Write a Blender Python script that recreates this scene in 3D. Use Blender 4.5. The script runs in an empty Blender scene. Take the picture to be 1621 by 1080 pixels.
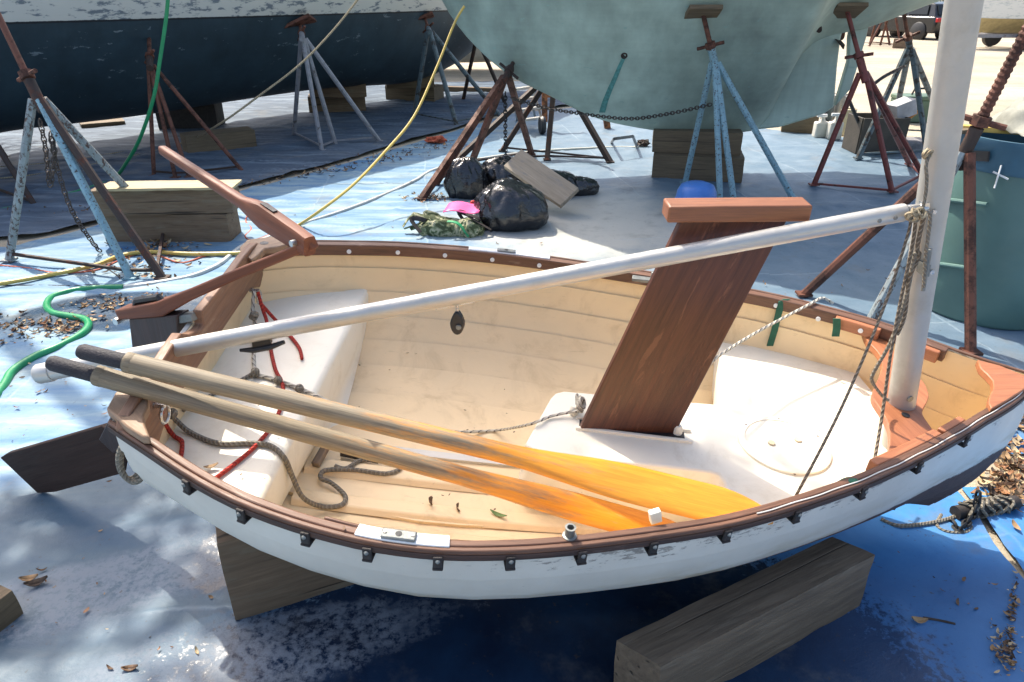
import bpy, bmesh, math, random
from mathutils import Vector as V, Matrix, noise
random.seed(7)
R_ = math.radians
scene = bpy.context.scene
COL = scene.collection

# ------------------------------------------------------------------ camera model (photo pixels 1621x1080)
F, CX, CY, HY, H = 1100.0, 810.5, 540.0, -12.0, 1.6
PT = math.atan((CY - HY) / F); CP, SP = math.cos(PT), math.sin(PT)
O = V((0, 0, H))
def ray(px, py):
    u = (px - CX) / F; v = (py - CY) / F
    return V((u, CP - SP * v, -SP - CP * v))
def P(px, py, z=0.0):
    d = ray(px, py); return O + d * ((z - H) / d.z)
def PY(px, py, Y):
    d = ray(px, py); return O + d * (Y / d.y)
def PPL(px, py, p0, n):
    d = ray(px, py); return O + d * ((V(p0) - O).dot(V(n)) / d.dot(V(n)))
# dinghy frame
def rotm(yaw, heel, trim):
    return Matrix.Rotation(yaw, 3, 'Z') @ Matrix.Rotation(-trim, 3, 'Y') @ Matrix.Rotation(heel, 3, 'X')
DR = rotm(.03, .07, -.06); DT = V((-.89, 1.71, .345)); DI = DR.transposed()
def D(x, y, z): return DR @ V((x, y, z)) + DT          # boat local -> world
def DL(px, py, z):                                      # pixel -> boat local on plane z
    d = DI @ ray(px, py); o = DI @ (O - DT); return o + d * ((z - o.z) / d.z)
def DC(px, py, y):                                      # pixel -> boat local on plane y
    d = DI @ ray(px, py); o = DI @ (O - DT); return o + d * ((y - o.y) / d.y)
def DZ(px, py, z): return D(*DL(px, py, z))
def DY(px, py, y): return D(*DC(px, py, y))

# ------------------------------------------------------------------ tags
def tag(o, label=None, cat=None, group=None, kind=None):
    if label: o['label'] = label
    if cat: o['category'] = cat
    if group: o['group'] = group
    if kind: o['kind'] = kind
    return o
def thing(name, loc, label, cat, group=None):
    o = bpy.data.objects.new(name, None); o.empty_display_size = .1
    o.location = loc; COL.objects.link(o)
    return tag(o, label, cat, group)
def base(o):
    b = V((0, 0, 0))
    while o is not None:
        b += V(o.location); o = o.parent
    return b

# ------------------------------------------------------------------ mesh builder (world coordinates)
class MB:
    def __init__(s): s.v = []; s.f = []; s.g = []; s.m = []; s.mi = 0
    def add(s, vs, fs, gs=None):
        n = len(s.v); s.v += [V(x) for x in vs]
        s.g += [V(x) for x in (gs if gs else vs)]
        s.f += [tuple(i + n for i in f) for f in fs]; s.m += [s.mi] * len(fs)
        return s
    def box(s, c, sx, sy, sz, ax=None, jit=0.0):
        ax = ax or (V((1, 0, 0)), V((0, 1, 0)), V((0, 0, 1))); c = V(c)
        r = random.uniform(0, 9)
        vs = []; gs = []
        for k in range(8):
            a = (-.5 if k & 1 == 0 else .5) * sx; b = (-.5 if k & 2 == 0 else .5) * sy; d = (-.5 if k & 4 == 0 else .5) * sz
            j = [random.uniform(-jit, jit) for _ in range(3)]
            vs.append(c + ax[0] * (a + j[0]) + ax[1] * (b + j[1]) + ax[2] * (d + j[2])); gs.append((a + r, b + r, d + r * .7))
        return s.add(vs, [(0, 2, 3, 1), (4, 5, 7, 6), (0, 1, 5, 4), (2, 6, 7, 3), (0, 4, 6, 2), (1, 3, 7, 5)], gs)
    def bar(s, a, b, w, h, up=(0, 0, 1), jit=0):
        a, b = V(a), V(b); x = (b - a).normalized(); up = V(up)
        y = up.cross(x)
        if y.length < 1e-4: y = V((0, 1, 0)).cross(x)
        y.normalize(); z = x.cross(y)
        return s.box((a + b) / 2, (b - a).length, w, h, (x, y, z), jit)
    def tube(s, pts, r, seg=8, cap=True, closed=False, flat=1.0):
        pts = [V(p) for p in pts]; n = len(pts); r = r if isinstance(r, (list, tuple)) else [r] * n
        vs = []; gs = []; fs = []; L = 0; off = random.uniform(0, 5)
        t0 = (pts[1] - pts[0]).normalized()
        up = V((0, 0, 1)) if abs(t0.z) < .9 else V((0, 1, 0))
        nrm = (up - t0 * up.dot(t0)).normalized()
        for i in range(n):
            if closed: t = (pts[(i + 1) % n] - pts[i - 1])
            else: t = pts[min(i + 1, n - 1)] - pts[max(i - 1, 0)]
            if t.length < 1e-7: t = t0.copy()
            t.normalize(); nrm = nrm - t * nrm.dot(t)
            if nrm.length < 1e-5: nrm = t.orthogonal()
            nrm.normalize(); b = t.cross(nrm)
            if i: L += (pts[i] - pts[i - 1]).length
            for k in range(seg):
                a = 2 * math.pi * k / seg
                vs.append(pts[i] + nrm * (math.cos(a) * r[i] * flat) + b * (math.sin(a) * r[i]))
                gs.append((L + off, math.cos(a) * .02 + off, math.sin(a) * .02))
        m = n if closed else n - 1
        for i in range(m):
            for k in range(seg):
                k2 = (k + 1) % seg; j = (i + 1) % n
                fs.append((i * seg + k, j * seg + k, j * seg + k2, i * seg + k2))
        if cap and not closed:
            fs.append(tuple(range(seg))); fs.append(tuple((n - 1) * seg + k for k in reversed(range(seg))))
        return s.add(vs, [tuple(reversed(f)) for f in fs], gs)
    def lathe(s, prof, o, axis=(0, 0, 1), seg=24, cap=True):
        o = V(o); z = V(axis).normalized(); x = z.orthogonal().normalized(); y = z.cross(x)
        if abs(z.z) > .999: x, y = V((1, 0, 0)), V((0, 1, 0)) * (1 if z.z > 0 else -1)
        vs = []; gs = []; fs = []
        for (r, h) in prof:
            for k in range(seg):
                a = 2 * math.pi * k / seg
                vs.append(o + z * h + x * (r * math.cos(a)) + y * (r * math.sin(a)))
                gs.append((h, r * math.cos(a), r * math.sin(a)))
        for i in range(len(prof) - 1):
            for k in range(seg):
                k2 = (k + 1) % seg
                fs.append((i * seg + k, i * seg + k2, (i + 1) * seg + k2, (i + 1) * seg + k))
        if cap:
            fs.append(tuple(reversed(range(seg)))); fs.append(tuple((len(prof) - 1) * seg + k for k in range(seg)))
        return s.add(vs, fs, gs)
    def loft(s, secs, close=False, cap=False, gs=None, flip=False):
        n = len(secs[0]); vs = [p for q in secs for p in q]; fs = []
        for i in range(len(secs) - 1):
            for k in range(n if close else n - 1):
                k2 = (k + 1) % n
                f = (i * n + k, (i + 1) * n + k, (i + 1) * n + k2, i * n + k2)
                fs.append(tuple(reversed(f)) if flip else f)
        if cap:
            fs.append(tuple(range(n))); fs.append(tuple((len(secs) - 1) * n + k for k in reversed(range(n))))
        return s.add(vs, fs, gs)
    def prism(s, poly, n, th, g=None):
        """poly: list of world points in a plane; extruded by th along n"""
        n = V(n).normalized(); poly = [V(p) for p in poly]; k = len(poly)
        a = [p - n * th / 2 for p in poly]; b = [p + n * th / 2 for p in poly]
        fs = [tuple(reversed(range(k))), tuple(range(k, 2 * k))] + [(i, (i + 1) % k, k + (i + 1) % k, k + i) for i in range(k)]
        if g:
            x = V(g).normalized(); y = n.cross(x).normalized()
            r = random.uniform(0, 5)
            gs = [(p.dot(x) + r, p.dot(y), p.dot(n)) for p in a + b]
        else: gs = None
        return s.add(a + b, fs, gs)
    def sheet(s, nu, nv, fn):
        vs = [fn(i / nu, j / nv) for j in range(nv + 1) for i in range(nu + 1)]
        fs = [(j * (nu + 1) + i, j * (nu + 1) + i + 1, (j + 1) * (nu + 1) + i + 1, (j + 1) * (nu + 1) + i) for j in range(nv) for i in range(nu)]
        return s.add(vs, fs)
    def build(s, name, mat, parent=None, smooth=False, bevel=0, bseg=2, sub=0, solid=0, angle=38, recalc=True):
        b = base(parent) if parent else V((0, 0, 0))
        if parent is None:                       # origin at the middle of the mesh's foot
            lo = [min(p[i] for p in s.v) for i in range(3)]; hi = [max(p[i] for p in s.v) for i in range(3)]
            b = V(((lo[0] + hi[0]) / 2, (lo[1] + hi[1]) / 2, lo[2]))
        me = bpy.data.meshes.new(name)
        me.from_pydata([tuple(p - b) for p in s.v], [], s.f)
        at = me.attributes.new('gr', 'FLOAT_VECTOR', 'POINT')
        at.data.foreach_set('vector', [c for p in s.g for c in p])
        for m in (mat if isinstance(mat, (list, tuple)) else [mat]): me.materials.append(m)
        if any(s.m): me.polygons.foreach_set('material_index', s.m)
        if recalc:
            bm = bmesh.new(); bm.from_mesh(me); bmesh.ops.recalc_face_normals(bm, faces=bm.faces); bm.to_mesh(me); bm.free()
        o = bpy.data.objects.new(name, me); COL.objects.link(o)
        o.parent = parent
        if parent is None: o.location = b
        if solid:
            md = o.modifiers.new('solid', 'SOLIDIFY'); md.thickness = solid; md.offset = 0
        if bevel:
            md = o.modifiers.new('bevel', 'BEVEL'); md.width = bevel; md.segments = bseg; md.limit_method = 'ANGLE'; md.angle_limit = R_(40)
        if sub:
            md = o.modifiers.new('sub', 'SUBSURF'); md.levels = sub; md.render_levels = sub
        if smooth or bevel:
            me.polygons.foreach_set('use_smooth', [True] * len(me.polygons))
            try: me.set_sharp_from_angle(angle=R_(angle))
            except Exception: pass
        me.update()
        return o

def smooth_path(pts, n=8, closed=False):
    """Catmull-Rom through points"""
    pts = [V(p) for p in pts]; out = []; m = len(pts)
    for i in range(m if closed else m - 1):
        if closed: p0, p1, p2, p3 = pts[i - 1], pts[i], pts[(i + 1) % m], pts[(i + 2) % m]
        else: p0, p1, p2, p3 = pts[max(i - 1, 0)], pts[i], pts[i + 1], pts[min(i + 2, m - 1)]
        for k in range(n):
            t = k / n
            out.append(.5 * ((2 * p1) + (p2 - p0) * t + (2 * p0 - 5 * p1 + 4 * p2 - p3) * t * t + (3 * p1 - p0 - 3 * p2 + p3) * t ** 3))
    if not closed: out.append(pts[-1])
    return out
def interp(tab, x):
    if x <= tab[0][0]: return tab[0][1]
    for (a, b), (c, d) in zip(tab, tab[1:]):
        if x <= c: return b + (d - b) * (x - a) / (c - a)
    return tab[-1][1]
def sinterp(tab, x):
    """smooth (Catmull-Rom / hermite) interpolation of a table"""
    n = len(tab)
    if x <= tab[0][0]: return tab[0][1]
    if x >= tab[-1][0]: return tab[-1][1]
    for i in range(n - 1):
        x0, y0 = tab[i]; x1, y1 = tab[i + 1]
        if x <= x1:
            h = x1 - x0
            def slope(j):
                a = max(j - 1, 0); b = min(j + 1, n - 1)
                return (tab[b][1] - tab[a][1]) / (tab[b][0] - tab[a][0])
            m0, m1 = slope(i), slope(i + 1); t = (x - x0) / h
            return (2*t**3-3*t*t+1)*y0 + (t**3-2*t*t+t)*h*m0 + (-2*t**3+3*t*t)*y1 + (t**3-t*t)*h*m1

# ------------------------------------------------------------------ materials
class NT:
    def __init__(s, name):
        s.mat = bpy.data.materials.new(name); s.mat.use_nodes = True
        s.t = s.mat.node_tree; s.b = s.t.nodes['Principled BSDF']; s._c = {}
    def n(s, typ, **kw):
        nd = s.t.nodes.new(typ)
        for k, v in kw.items(): setattr(nd, k, v)
        return nd
    def l(s, a, b): s.t.links.new(a, b)
    def coord(s, kind):
        if kind not in s._c:
            if kind == 'gr':
                nd = s.n('ShaderNodeAttribute', attribute_name='gr'); s._c[kind] = nd.outputs['Vector']
            elif kind == 'world': s._c[kind] = s.n('ShaderNodeNewGeometry').outputs['Position']
            else: s._c[kind] = s.n('ShaderNodeTexCoord').outputs['Object']
        return s._c[kind]
    def mapped(s, kind, sc=(1, 1, 1), loc=(0, 0, 0), rot=(0, 0, 0)):
        m = s.n('ShaderNodeMapping'); m.inputs['Scale'].default_value = sc; m.inputs['Location'].default_value = loc; m.inputs['Rotation'].default_value = rot
        s.l(s.coord(kind), m.inputs['Vector']); return m.outputs[0]
    def noise(s, vec, scale=5, detail=4, rough=.55, dist=0.0):
        nd = s.n('ShaderNodeTexNoise'); nd.inputs['Scale'].default_value = scale; nd.inputs['Detail'].default_value = detail
        nd.inputs['Roughness'].default_value = rough; nd.inputs['Distortion'].default_value = dist
        s.l(vec, nd.inputs['Vector']); return nd.outputs['Fac']
    def ramp(s, fac, stops, interp='LINEAR'):
        nd = s.n('ShaderNodeValToRGB'); nd.color_ramp.interpolation = interp; e = nd.color_ramp.elements
        while len(e) < len(stops): e.new(.5)
        for el, (p, c) in zip(e, stops):
            el.position = p; el.color = (c, c, c, 1) if isinstance(c, (int, float)) else (*c, 1)
        s.l(fac, nd.inputs[0]); return nd.outputs[0]
    def mix(s, fac, a, b, typ='MIX'):
        nd = s.n('ShaderNodeMix', data_type='RGBA', blend_type=typ)
        for inp, v in ((nd.inputs[0], fac), (nd.inputs[6], a), (nd.inputs[7], b)):
            if isinstance(v, (int, float)): inp.default_value = v
            elif isinstance(v, tuple): inp.default_value = (*v, 1)
            else: s.l(v, inp)
        return nd.outputs[2]
    def math(s, op, a, b=0.0, clamp=False):
        nd = s.n('ShaderNodeMath', operation=op); nd.use_clamp = clamp
        for inp, v in zip(nd.inputs, (a, b)):
            if isinstance(v, (int, float)): inp.default_value = v
            else: s.l(v, inp)
        return nd.outputs[0]
    def sstep(s, fac, lo, hi, a=0.0, b=1.0):
        nd = s.n('ShaderNodeMapRange', interpolation_type='SMOOTHSTEP')
        nd.inputs[1].default_value = lo; nd.inputs[2].default_value = hi; nd.inputs[3].default_value = a; nd.inputs[4].default_value = b
        s.l(fac, nd.inputs[0]); return nd.outputs[0]
    def xyz(s, vec):
        nd = s.n('ShaderNodeSeparateXYZ'); s.l(vec, nd.inputs[0]); return nd.outputs
    def set(s, color=None, rough=None, metal=None, bump=None, bstr=.3, bdist=.01, spec=None, coat=None):
        for k, v in (('Base Color', color), ('Roughness', rough), ('Metallic', metal), ('Specular IOR Level', spec), ('Coat Weight', coat)):
            if v is None: continue
            if isinstance(v, (int, float)): s.b.inputs[k].default_value = v
            elif isinstance(v, tuple): s.b.inputs[k].default_value = (*v, 1)
            else: s.l(v, s.b.inputs[k])
        if bump is not None:
            nd = s.n('ShaderNodeBump'); nd.inputs['Strength'].default_value = bstr; nd.inputs['Distance'].default_value = bdist
            s.l(bump, nd.inputs['Height']); s.l(nd.outputs[0], s.b.inputs['Normal'])
        return s.mat

def m_plain(name, c, rough=.5, metal=0.0, var=.25, scale=8, kind='world', bstr=.15, dirt=None, dirt_amt=.5, spec=None):
    t = NT(name); v = t.coord(kind)
    n1 = t.noise(v, scale, 5, .6); n2 = t.noise(v, scale * 9, 3, .6)
    lo = tuple(x * (1 - var) for x in c); hi = tuple(min(1, x * (1 + var * .6)) for x in c)
    col = t.ramp(n1, [(.3, lo), (.7, hi)])
    if dirt: col = t.mix(t.math('MULTIPLY', t.sstep(t.noise(v, scale * 1.7, 6, .7), .5, .72), dirt_amt), col, dirt)
    r = t.ramp(n2, [(.3, max(.03, rough - .1)), (.7, min(1, rough + .12))])
    return t.set(col, r, metal, n2, bstr, .004, spec)
def m_wood(name, c1, c2, rough=.5, sc=1.0, kind='gr', weather=None, w_lo=.5, w_hi=.7, bstr=.3, spec=None, cracks=0.0, crack_col=(.02, .015, .01)):
    t = NT(name)
    v = t.mapped(kind, (1.6 * sc, 22 * sc, 22 * sc)); big = t.mapped(kind, (.8 * sc, 4 * sc, 4 * sc))
    g = t.noise(v, 3, 6, .62, .6); fine = t.noise(t.mapped(kind, (6 * sc, 160 * sc, 160 * sc)), 2, 3, .6)
    b = t.noise(big, 2, 3, .5)
    mixf = t.math('ADD', t.math('MULTIPLY', g, .65), t.math('MULTIPLY', fine, .35))
    col = t.ramp(mixf, [(.32, c1), (.66, c2)])
    col = t.mix(.55, col, t.ramp(b, [(.3, .62), (.7, 1.0)]), 'MULTIPLY')
    if weather:
        w = t.sstep(t.noise(t.mapped(kind, (1.5, 9, 9)), 3.1, 6, .7, .4), w_lo, w_hi)
        col = t.mix(w, col, weather)
    hgt = mixf
    if cracks:
        cr = t.sstep(t.noise(t.mapped(kind, (.5 * sc, 30 * sc, 30 * sc)), 1.5, 2, .5, .3), .635, .69)
        col = t.mix(t.math('MULTIPLY', cr, cracks), col, crack_col); hgt = t.math('SUBTRACT', mixf, t.math('MULTIPLY', cr, .8))
    r = t.ramp(fine, [(.3, max(.05, rough - .12)), (.7, min(1, rough + .12))])
    return t.set(col, r, 0, hgt, bstr, .004, spec)
def m_worn(name, paint, under, lo=.5, hi=.56, rough=.6, scale=14, kind='gr', stretch=(1, 12, 12), bstr=.4, under2=None):
    t = NT(name); v = t.mapped(kind, stretch)
    n = t.noise(v, scale, 8, .72, .3); n2 = t.noise(t.coord('world'), 60, 4, .6)
    u = t.ramp(n2, [(.35, under), (.65, under2 or tuple(x * .5 for x in under))])
    p = t.mix(.6, paint, t.ramp(t.noise(t.coord('world'), 18, 4), [(.3, .55), (.7, 1.0)]), 'MULTIPLY')
    f = t.sstep(n, lo, hi)
    return t.set(t.mix(f, p, u), t.math('ADD', t.math('MULTIPLY', f, .25), rough - .1), 0, t.math('SUBTRACT', n2, t.math('MULTIPLY', f, .8)), bstr, .002)
def m_rope(name, c1, c2, pitch=.012, rough=.85, fleck=.5):
    t = NT(name); x, y, z = t.xyz(t.coord('gr'))
    a = t.math('SINE', t.math('ADD', t.math('MULTIPLY', x, 6.283 / pitch), t.math('MULTIPLY', z, 150.0)))
    f = t.sstep(a, fleck - .15, fleck + .15)
    w = t.noise(t.coord('world'), 40, 4)
    col = t.mix(f, c1, c2); col = t.mix(.5, col, t.ramp(w, [(.3, .4), (.7, 1.0)]), 'MULTIPLY')
    return t.set(col, rough, 0, a, .6, .002)

def rough_box(c, sx, sy, sz, ax, amp=.0016, cell=.025):
    """sawn timber: a box with slightly crushed, uneven edges and faces"""
    m = MB(); c = V(c); nx, ny, nz = [max(3, min(30, int(k / cell))) for k in (sx, sy, sz)]
    r = random.uniform(0, 9); idx = {}; vs = []; gs = []
    def vert(i, j, k):
        if (i, j, k) in idx: return idx[(i, j, k)]
        a, b, d = (i / nx - .5) * sx, (j / ny - .5) * sy, (k / nz - .5) * sz
        on = (i in (0, nx)) + (j in (0, ny)) + (k in (0, nz))
        q = V((a + r, b + r * 2, d)); n = V((noise.noise(q * 6), noise.noise(q * 6 + V((9, 0, 0))), noise.noise(q * 6 + V((0, 9, 0)))))
        f = V((noise.noise(q * 22 + V((3, 0, 0))), noise.noise(q * 22 + V((0, 5, 0))), noise.noise(q * 22)))
        a2, b2, d2 = a + n.x * amp + f.x * amp * .5, b + n.y * amp + f.y * amp * .5, d + n.z * amp + f.z * amp * .5
        if on >= 2:
            k_ = (.001 + .004 * max(0, noise.noise(q * 9 + V((1, 2, 3))))) * (1.0 if on == 2 else 1.4)
            if i in (0, nx): a2 -= math.copysign(k_, a)
            if j in (0, ny): b2 -= math.copysign(k_, b)
            if k in (0, nz): d2 -= math.copysign(k_, d)
        idx[(i, j, k)] = len(vs); vs.append(c + ax[0] * a2 + ax[1] * b2 + ax[2] * d2); gs.append((a + r, b + r, d + r * .7))
        return idx[(i, j, k)]
    fs = []
    for i in range(nx):
        for j in range(ny):
            for k in (0, nz): fs.append((vert(i, j, k), vert(i + 1, j, k), vert(i + 1, j + 1, k), vert(i, j + 1, k)))
    for i in range(nx):
        for k in range(nz):
            for j in (0, ny): fs.append((vert(i, j, k), vert(i + 1, j, k), vert(i + 1, j, k + 1), vert(i, j, k + 1)))
    for j in range(ny):
        for k in range(nz):
            for i in (0, nx): fs.append((vert(i, j, k), vert(i, j + 1, k), vert(i, j + 1, k + 1), vert(i, j, k + 1)))
    return m.add(vs, fs, gs)
# ================================================================== camera, light, world
cam = bpy.data.cameras.new('Camera'); co = bpy.data.objects.new('Camera', cam); COL.objects.link(co)
co.location = O; co.rotation_euler = (R_(90) - PT, 0, 0)
cam.sensor_width = 36; cam.lens = F / 1621 * 36; cam.clip_end = 600; cam.clip_start = .05
scene.camera = co
SUN = V((.42, -.62, -1.0)).normalized()             # direction the light travels
sl = bpy.data.lights.new('Sun', 'SUN'); sl.energy = 3.3; sl.angle = R_(.5); sl.color = (1, .925, .79)
so = bpy.data.objects.new('Sun', sl); COL.objects.link(so); so.location = (-5, 8, 12)
so.rotation_euler = SUN.to_track_quat('-Z', 'Y').to_euler()
w = bpy.data.worlds.new('World'); scene.world = w; w.use_nodes = True
sky = w.node_tree.nodes.new('ShaderNodeTexSky'); sky.sky_type = 'NISHITA'; sky.sun_disc = False
sky.sun_elevation = math.asin(-SUN.z); sky.sun_rotation = math.atan2(-SUN.x, -SUN.y)
sky.air_density = 1.0; sky.dust_density = 4.0; sky.ozone_density = .6
bg = w.node_tree.nodes['Background']; bg.inputs['Strength'].default_value = .15
w.node_tree.links.new(sky.outputs[0], bg.inputs['Color'])
vs = scene.view_settings; vs.view_transform = 'Standard'; vs.look = 'None'; vs.exposure = 1.15; vs.gamma = 1
scene.cycles.use_denoising = True
scene.cycles.max_bounces = 6

# ================================================================== ground
def ground_mat():
    t = NT('yard_ground'); v = t.coord('world')
    n = t.noise(v, .35, 6, .6); f = t.noise(v, 9, 6, .7); g = t.noise(v, 60, 4, .7)
    col = t.mix(.5, t.ramp(n, [(.3, (.33, .28, .2)), (.7, (.5, .44, .34))]), t.ramp(f, [(.3, .55), (.7, 1.0)]), 'MULTIPLY')
    st = t.noise(t.mapped('world', (.12, 1.1, 1)), 2.0, 4, .6)
    col = t.mix(t.math('MULTIPLY', t.sstep(st, .52, .62), .35), col, (.2, .17, .13))
    col = t.mix(t.sstep(g, .58, .66), col, (.12, .09, .065))
    return t.set(col, .9, 0, t.math('ADD', f, g), .5, .01)
bm = MB()
xs = [-300, -80, -30, -14, -8, -4, 0, 4, 8, 14, 30, 80, 300]; ys = [-60, -10, -2, 2, 5, 8, 12, 18, 30, 60, 120, 400]
nx = len(xs)
bm.add([(x, y, 0) for y in ys for x in xs], [(j * nx + i, j * nx + i + 1, (j + 1) * nx + i + 1, (j + 1) * nx + i) for j in range(len(ys) - 1) for i in range(nx - 1)])
o = bm.build('ground', ground_mat()); tag(o, 'tan sandy boatyard ground', None, None, 'structure')

def tarp_mat(name, mode):
    t = NT(name); v = t.coord('world'); x, y, z = t.xyz(v)
    big = t.noise(v, .9, 5, .6, .4); mid = t.noise(v, 4, 6, .65, .3); fine = t.noise(v, 45, 5, .7); grain = t.noise(v, 190, 3, .6)
    streak = t.noise(t.mapped('world', (1.0, 6.5, 1), rot=(0, 0, .5)), 1.3, 5, .6, .5)
    xn = t.math('ADD', x, t.math('MULTIPLY', t.math('SUBTRACT', big, .5), 2.6))
    if mode == 'main':
        pale = t.sstep(xn, .75, -.9)
        blue = t.mix(t.sstep(y, 2.1, 2.7), t.ramp(mid, [(.3, (.035, .17, .42)), (.7, (.07, .25, .52))]), t.ramp(mid, [(.3, (.09, .15, .21)), (.7, (.165, .225, .285))]))
        blue_ = t.ramp(mid, [(.3, (.055, .15, .36)), (.7, (.10, .22, .46))])
        white = t.ramp(streak, [(.32, (.045, .16, .34)), (.5, (.15, .265, .37)), (.68, (.31, .40, .43))])
        col = t.mix(t.math('MULTIPLY', pale, .92), blue, white)
        def blob(cx, cy, rx, ry, rot, lo=1.0, hi=.75, amt=.5, nz=mid):
            m = t.mapped('world', (1, 1, 1)); dx = t.math('SUBTRACT', x, cx); dy = t.math('SUBTRACT', y, cy)
            c, s = math.cos(rot), math.sin(rot)
            a = t.math('ADD', t.math('MULTIPLY', dx, c / rx), t.math('MULTIPLY', dy, s / rx))
            b = t.math('ADD', t.math('MULTIPLY', dx, -s / ry), t.math('MULTIPLY', dy, c / ry))
            r = t.math('SQRT', t.math('ADD', t.math('MULTIPLY', a, a), t.math('MULTIPLY', b, b)))
            r = t.math('ADD', r, t.math('MULTIPLY', t.math('SUBTRACT', nz, .5), amt))
            return t.sstep(r, lo, hi)
        # sandy cream film by the bin bags
        col = t.mix(t.math('MULTIPLY', blob(.55, 5.3, 1.3, 1.3, .2, 1.1, .4, 1.0), .8), col, (.52, .50, .44))
        # paler, rougher patches with a granular edge, near left corner
        pale_patch = t.math('MULTIPLY', t.math('MAXIMUM', blob(-1.25, 1.52, .50, .15, .35, 1.1, .8, 1.4), blob(-.72, 1.28, .55, .14, .3, 1.1, .8, 1.5)), t.sstep(t.math('ADD', t.math('MULTIPLY', fine, .6), t.math('MULTIPLY', mid, .4)), .40, .56))
        # wet part under and in front of the dinghy, with its shade painted in
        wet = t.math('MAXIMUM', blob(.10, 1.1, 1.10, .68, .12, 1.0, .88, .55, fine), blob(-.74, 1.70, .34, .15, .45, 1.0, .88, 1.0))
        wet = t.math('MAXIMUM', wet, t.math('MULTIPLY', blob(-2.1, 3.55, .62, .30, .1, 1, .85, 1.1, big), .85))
        grey = blob(-1.45, 1.55, 1.0, .70, .3, 1.15, .55, 1.1, big)  # dappled tree shade at lower left, painted into the sheet colour
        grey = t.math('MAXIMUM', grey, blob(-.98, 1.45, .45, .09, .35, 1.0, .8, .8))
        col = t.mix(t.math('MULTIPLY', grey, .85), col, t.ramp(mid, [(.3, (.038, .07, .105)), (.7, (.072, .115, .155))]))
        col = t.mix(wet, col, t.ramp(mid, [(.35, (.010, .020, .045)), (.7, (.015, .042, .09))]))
        col = t.mix(t.math('MULTIPLY', pale_patch, .8), col, (.23, .26, .30))
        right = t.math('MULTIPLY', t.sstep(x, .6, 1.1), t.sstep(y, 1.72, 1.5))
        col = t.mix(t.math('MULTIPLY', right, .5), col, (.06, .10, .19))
        cr_ = []
        for an_, per in ((.12, .92), (1.69, .78)):
            q = t.math('ADD', t.math('ADD', t.math('MULTIPLY', x, math.cos(an_)), t.math('MULTIPLY', y, math.sin(an_))), t.math('MULTIPLY', mid, .05))
            cr_.append(t.sstep(t.math('PINGPONG', q, per / 2), .014, .0))
        crease = t.math('MULTIPLY', t.math('MAXIMUM', cr_[0], cr_[1]), t.math('MULTIPLY', t.sstep(big, .40, .55), t.math('SUBTRACT', 1.0, wet)))
        col = t.mix(t.math('MULTIPLY', crease, .35), col, (.34, .42, .48))
        rough = t.math('SUBTRACT', t.math('ADD', .38, t.math('MULTIPLY', fine, .25)), t.math('MULTIPLY', wet, .30), True)
        rough = t.math('ADD', rough, t.math('MULTIPLY', pale_patch, .4))
        bmp = t.math('ADD', t.math('ADD', t.math('MULTIPLY', mid, 1.2), t.math('MULTIPLY', grain, .12)), t.math('MULTIPLY', crease, .5))
    else:
        col = t.ramp(streak, [(.3, (.05, .07, .10)), (.55, (.10, .135, .18)), (.7, (.19, .24, .29))])
        rough = t.math('ADD', .55, t.math('MULTIPLY', fine, .3)); bmp = t.math('ADD', t.math('MULTIPLY', mid, 2.5), t.math('MULTIPLY', streak, 2.0))
    t.set(spec=.28 if mode == 'main' else .15)
    # dirt specks and smears
    col = t.mix(t.math('MULTIPLY', t.sstep(fine, .63, .7), .6), col, (.07, .055, .04))
    col = t.mix(t.math('MULTIPLY', t.sstep(t.noise(v, 2.3, 6, .7), .52, .70), .5), col, (.15, .15, .145))
    return t.set(col, rough, 0, bmp, .35, .012)
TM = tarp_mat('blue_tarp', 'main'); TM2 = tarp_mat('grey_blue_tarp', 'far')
YF = [(-8, 2.9), (-3.5, 4.6), (-2.1, 6.6), (-.9, 8.8), (0, 10.6), (1, 11.2), (2, 10.8), (3, 9.6), (4, 8.8), (5, 8.2)]
def wr(x, y, a, fx=1.2, fy=2.6):
    rg = 1 - abs(noise.noise(V((x * 1.3 - y * .9 + 7, y * 1.7 + x * .6, 2.2)))); rg2 = 1 - abs(noise.noise(V((x * 3.1 + y * 1.3, y * 2.7 - x, 9.2))))
    return (rg ** 14) * .014 + (rg2 ** 16) * .008 + a * (1 + noise.noise(V((x * fx + 3, y * fy, .3)))) * .5 + a * .5 * (1 + noise.noise(V((x * 4.5, y * 7, 4))))
def rxe(y): return interp([(-1, 1.42), (1.2, 1.40), (1.5, 1.53), (2.3, 1.62), (12, 1.62)], y) + .012 * noise.noise(V((0, y * 5, 0)))
def tA(u, v):
    ynear = -.6; x0 = -8 + u * 9.6; yf = interp(YF, x0); y = ynear + (yf - ynear) * v ** 1.25
    x = x0 if u < .9999 else rxe(y)
    if u > .93: x = x + (rxe(y) - 1.6) * (u - .93) / .07 if u < .9999 else x
    return V((x, y + .03 * noise.noise(V((x * 4, y, 1))) * (v > .99), .010 + wr(x, y, .004)))
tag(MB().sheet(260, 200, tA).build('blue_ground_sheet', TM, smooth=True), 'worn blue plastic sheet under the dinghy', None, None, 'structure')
def tD(u, v):
    x = 1.5 + u * 3.6; y = 2.2 + (interp(YF, x) - 2.2) * v
    return V((x, y, .004 + wr(x, y, .003)))
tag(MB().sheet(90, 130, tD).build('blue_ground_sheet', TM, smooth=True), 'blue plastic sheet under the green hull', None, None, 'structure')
def tC(u, v):
    y = -.6 + v * 2.6; x = rxe(y) + .03 + u * 2.2
    return V((x, y, .004 + wr(x, y, .003)))
tag(MB().sheet(60, 70, tC).build('blue_ground_sheet', TM, smooth=True), 'blue plastic sheet at the right edge', None, None, 'structure')
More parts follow.
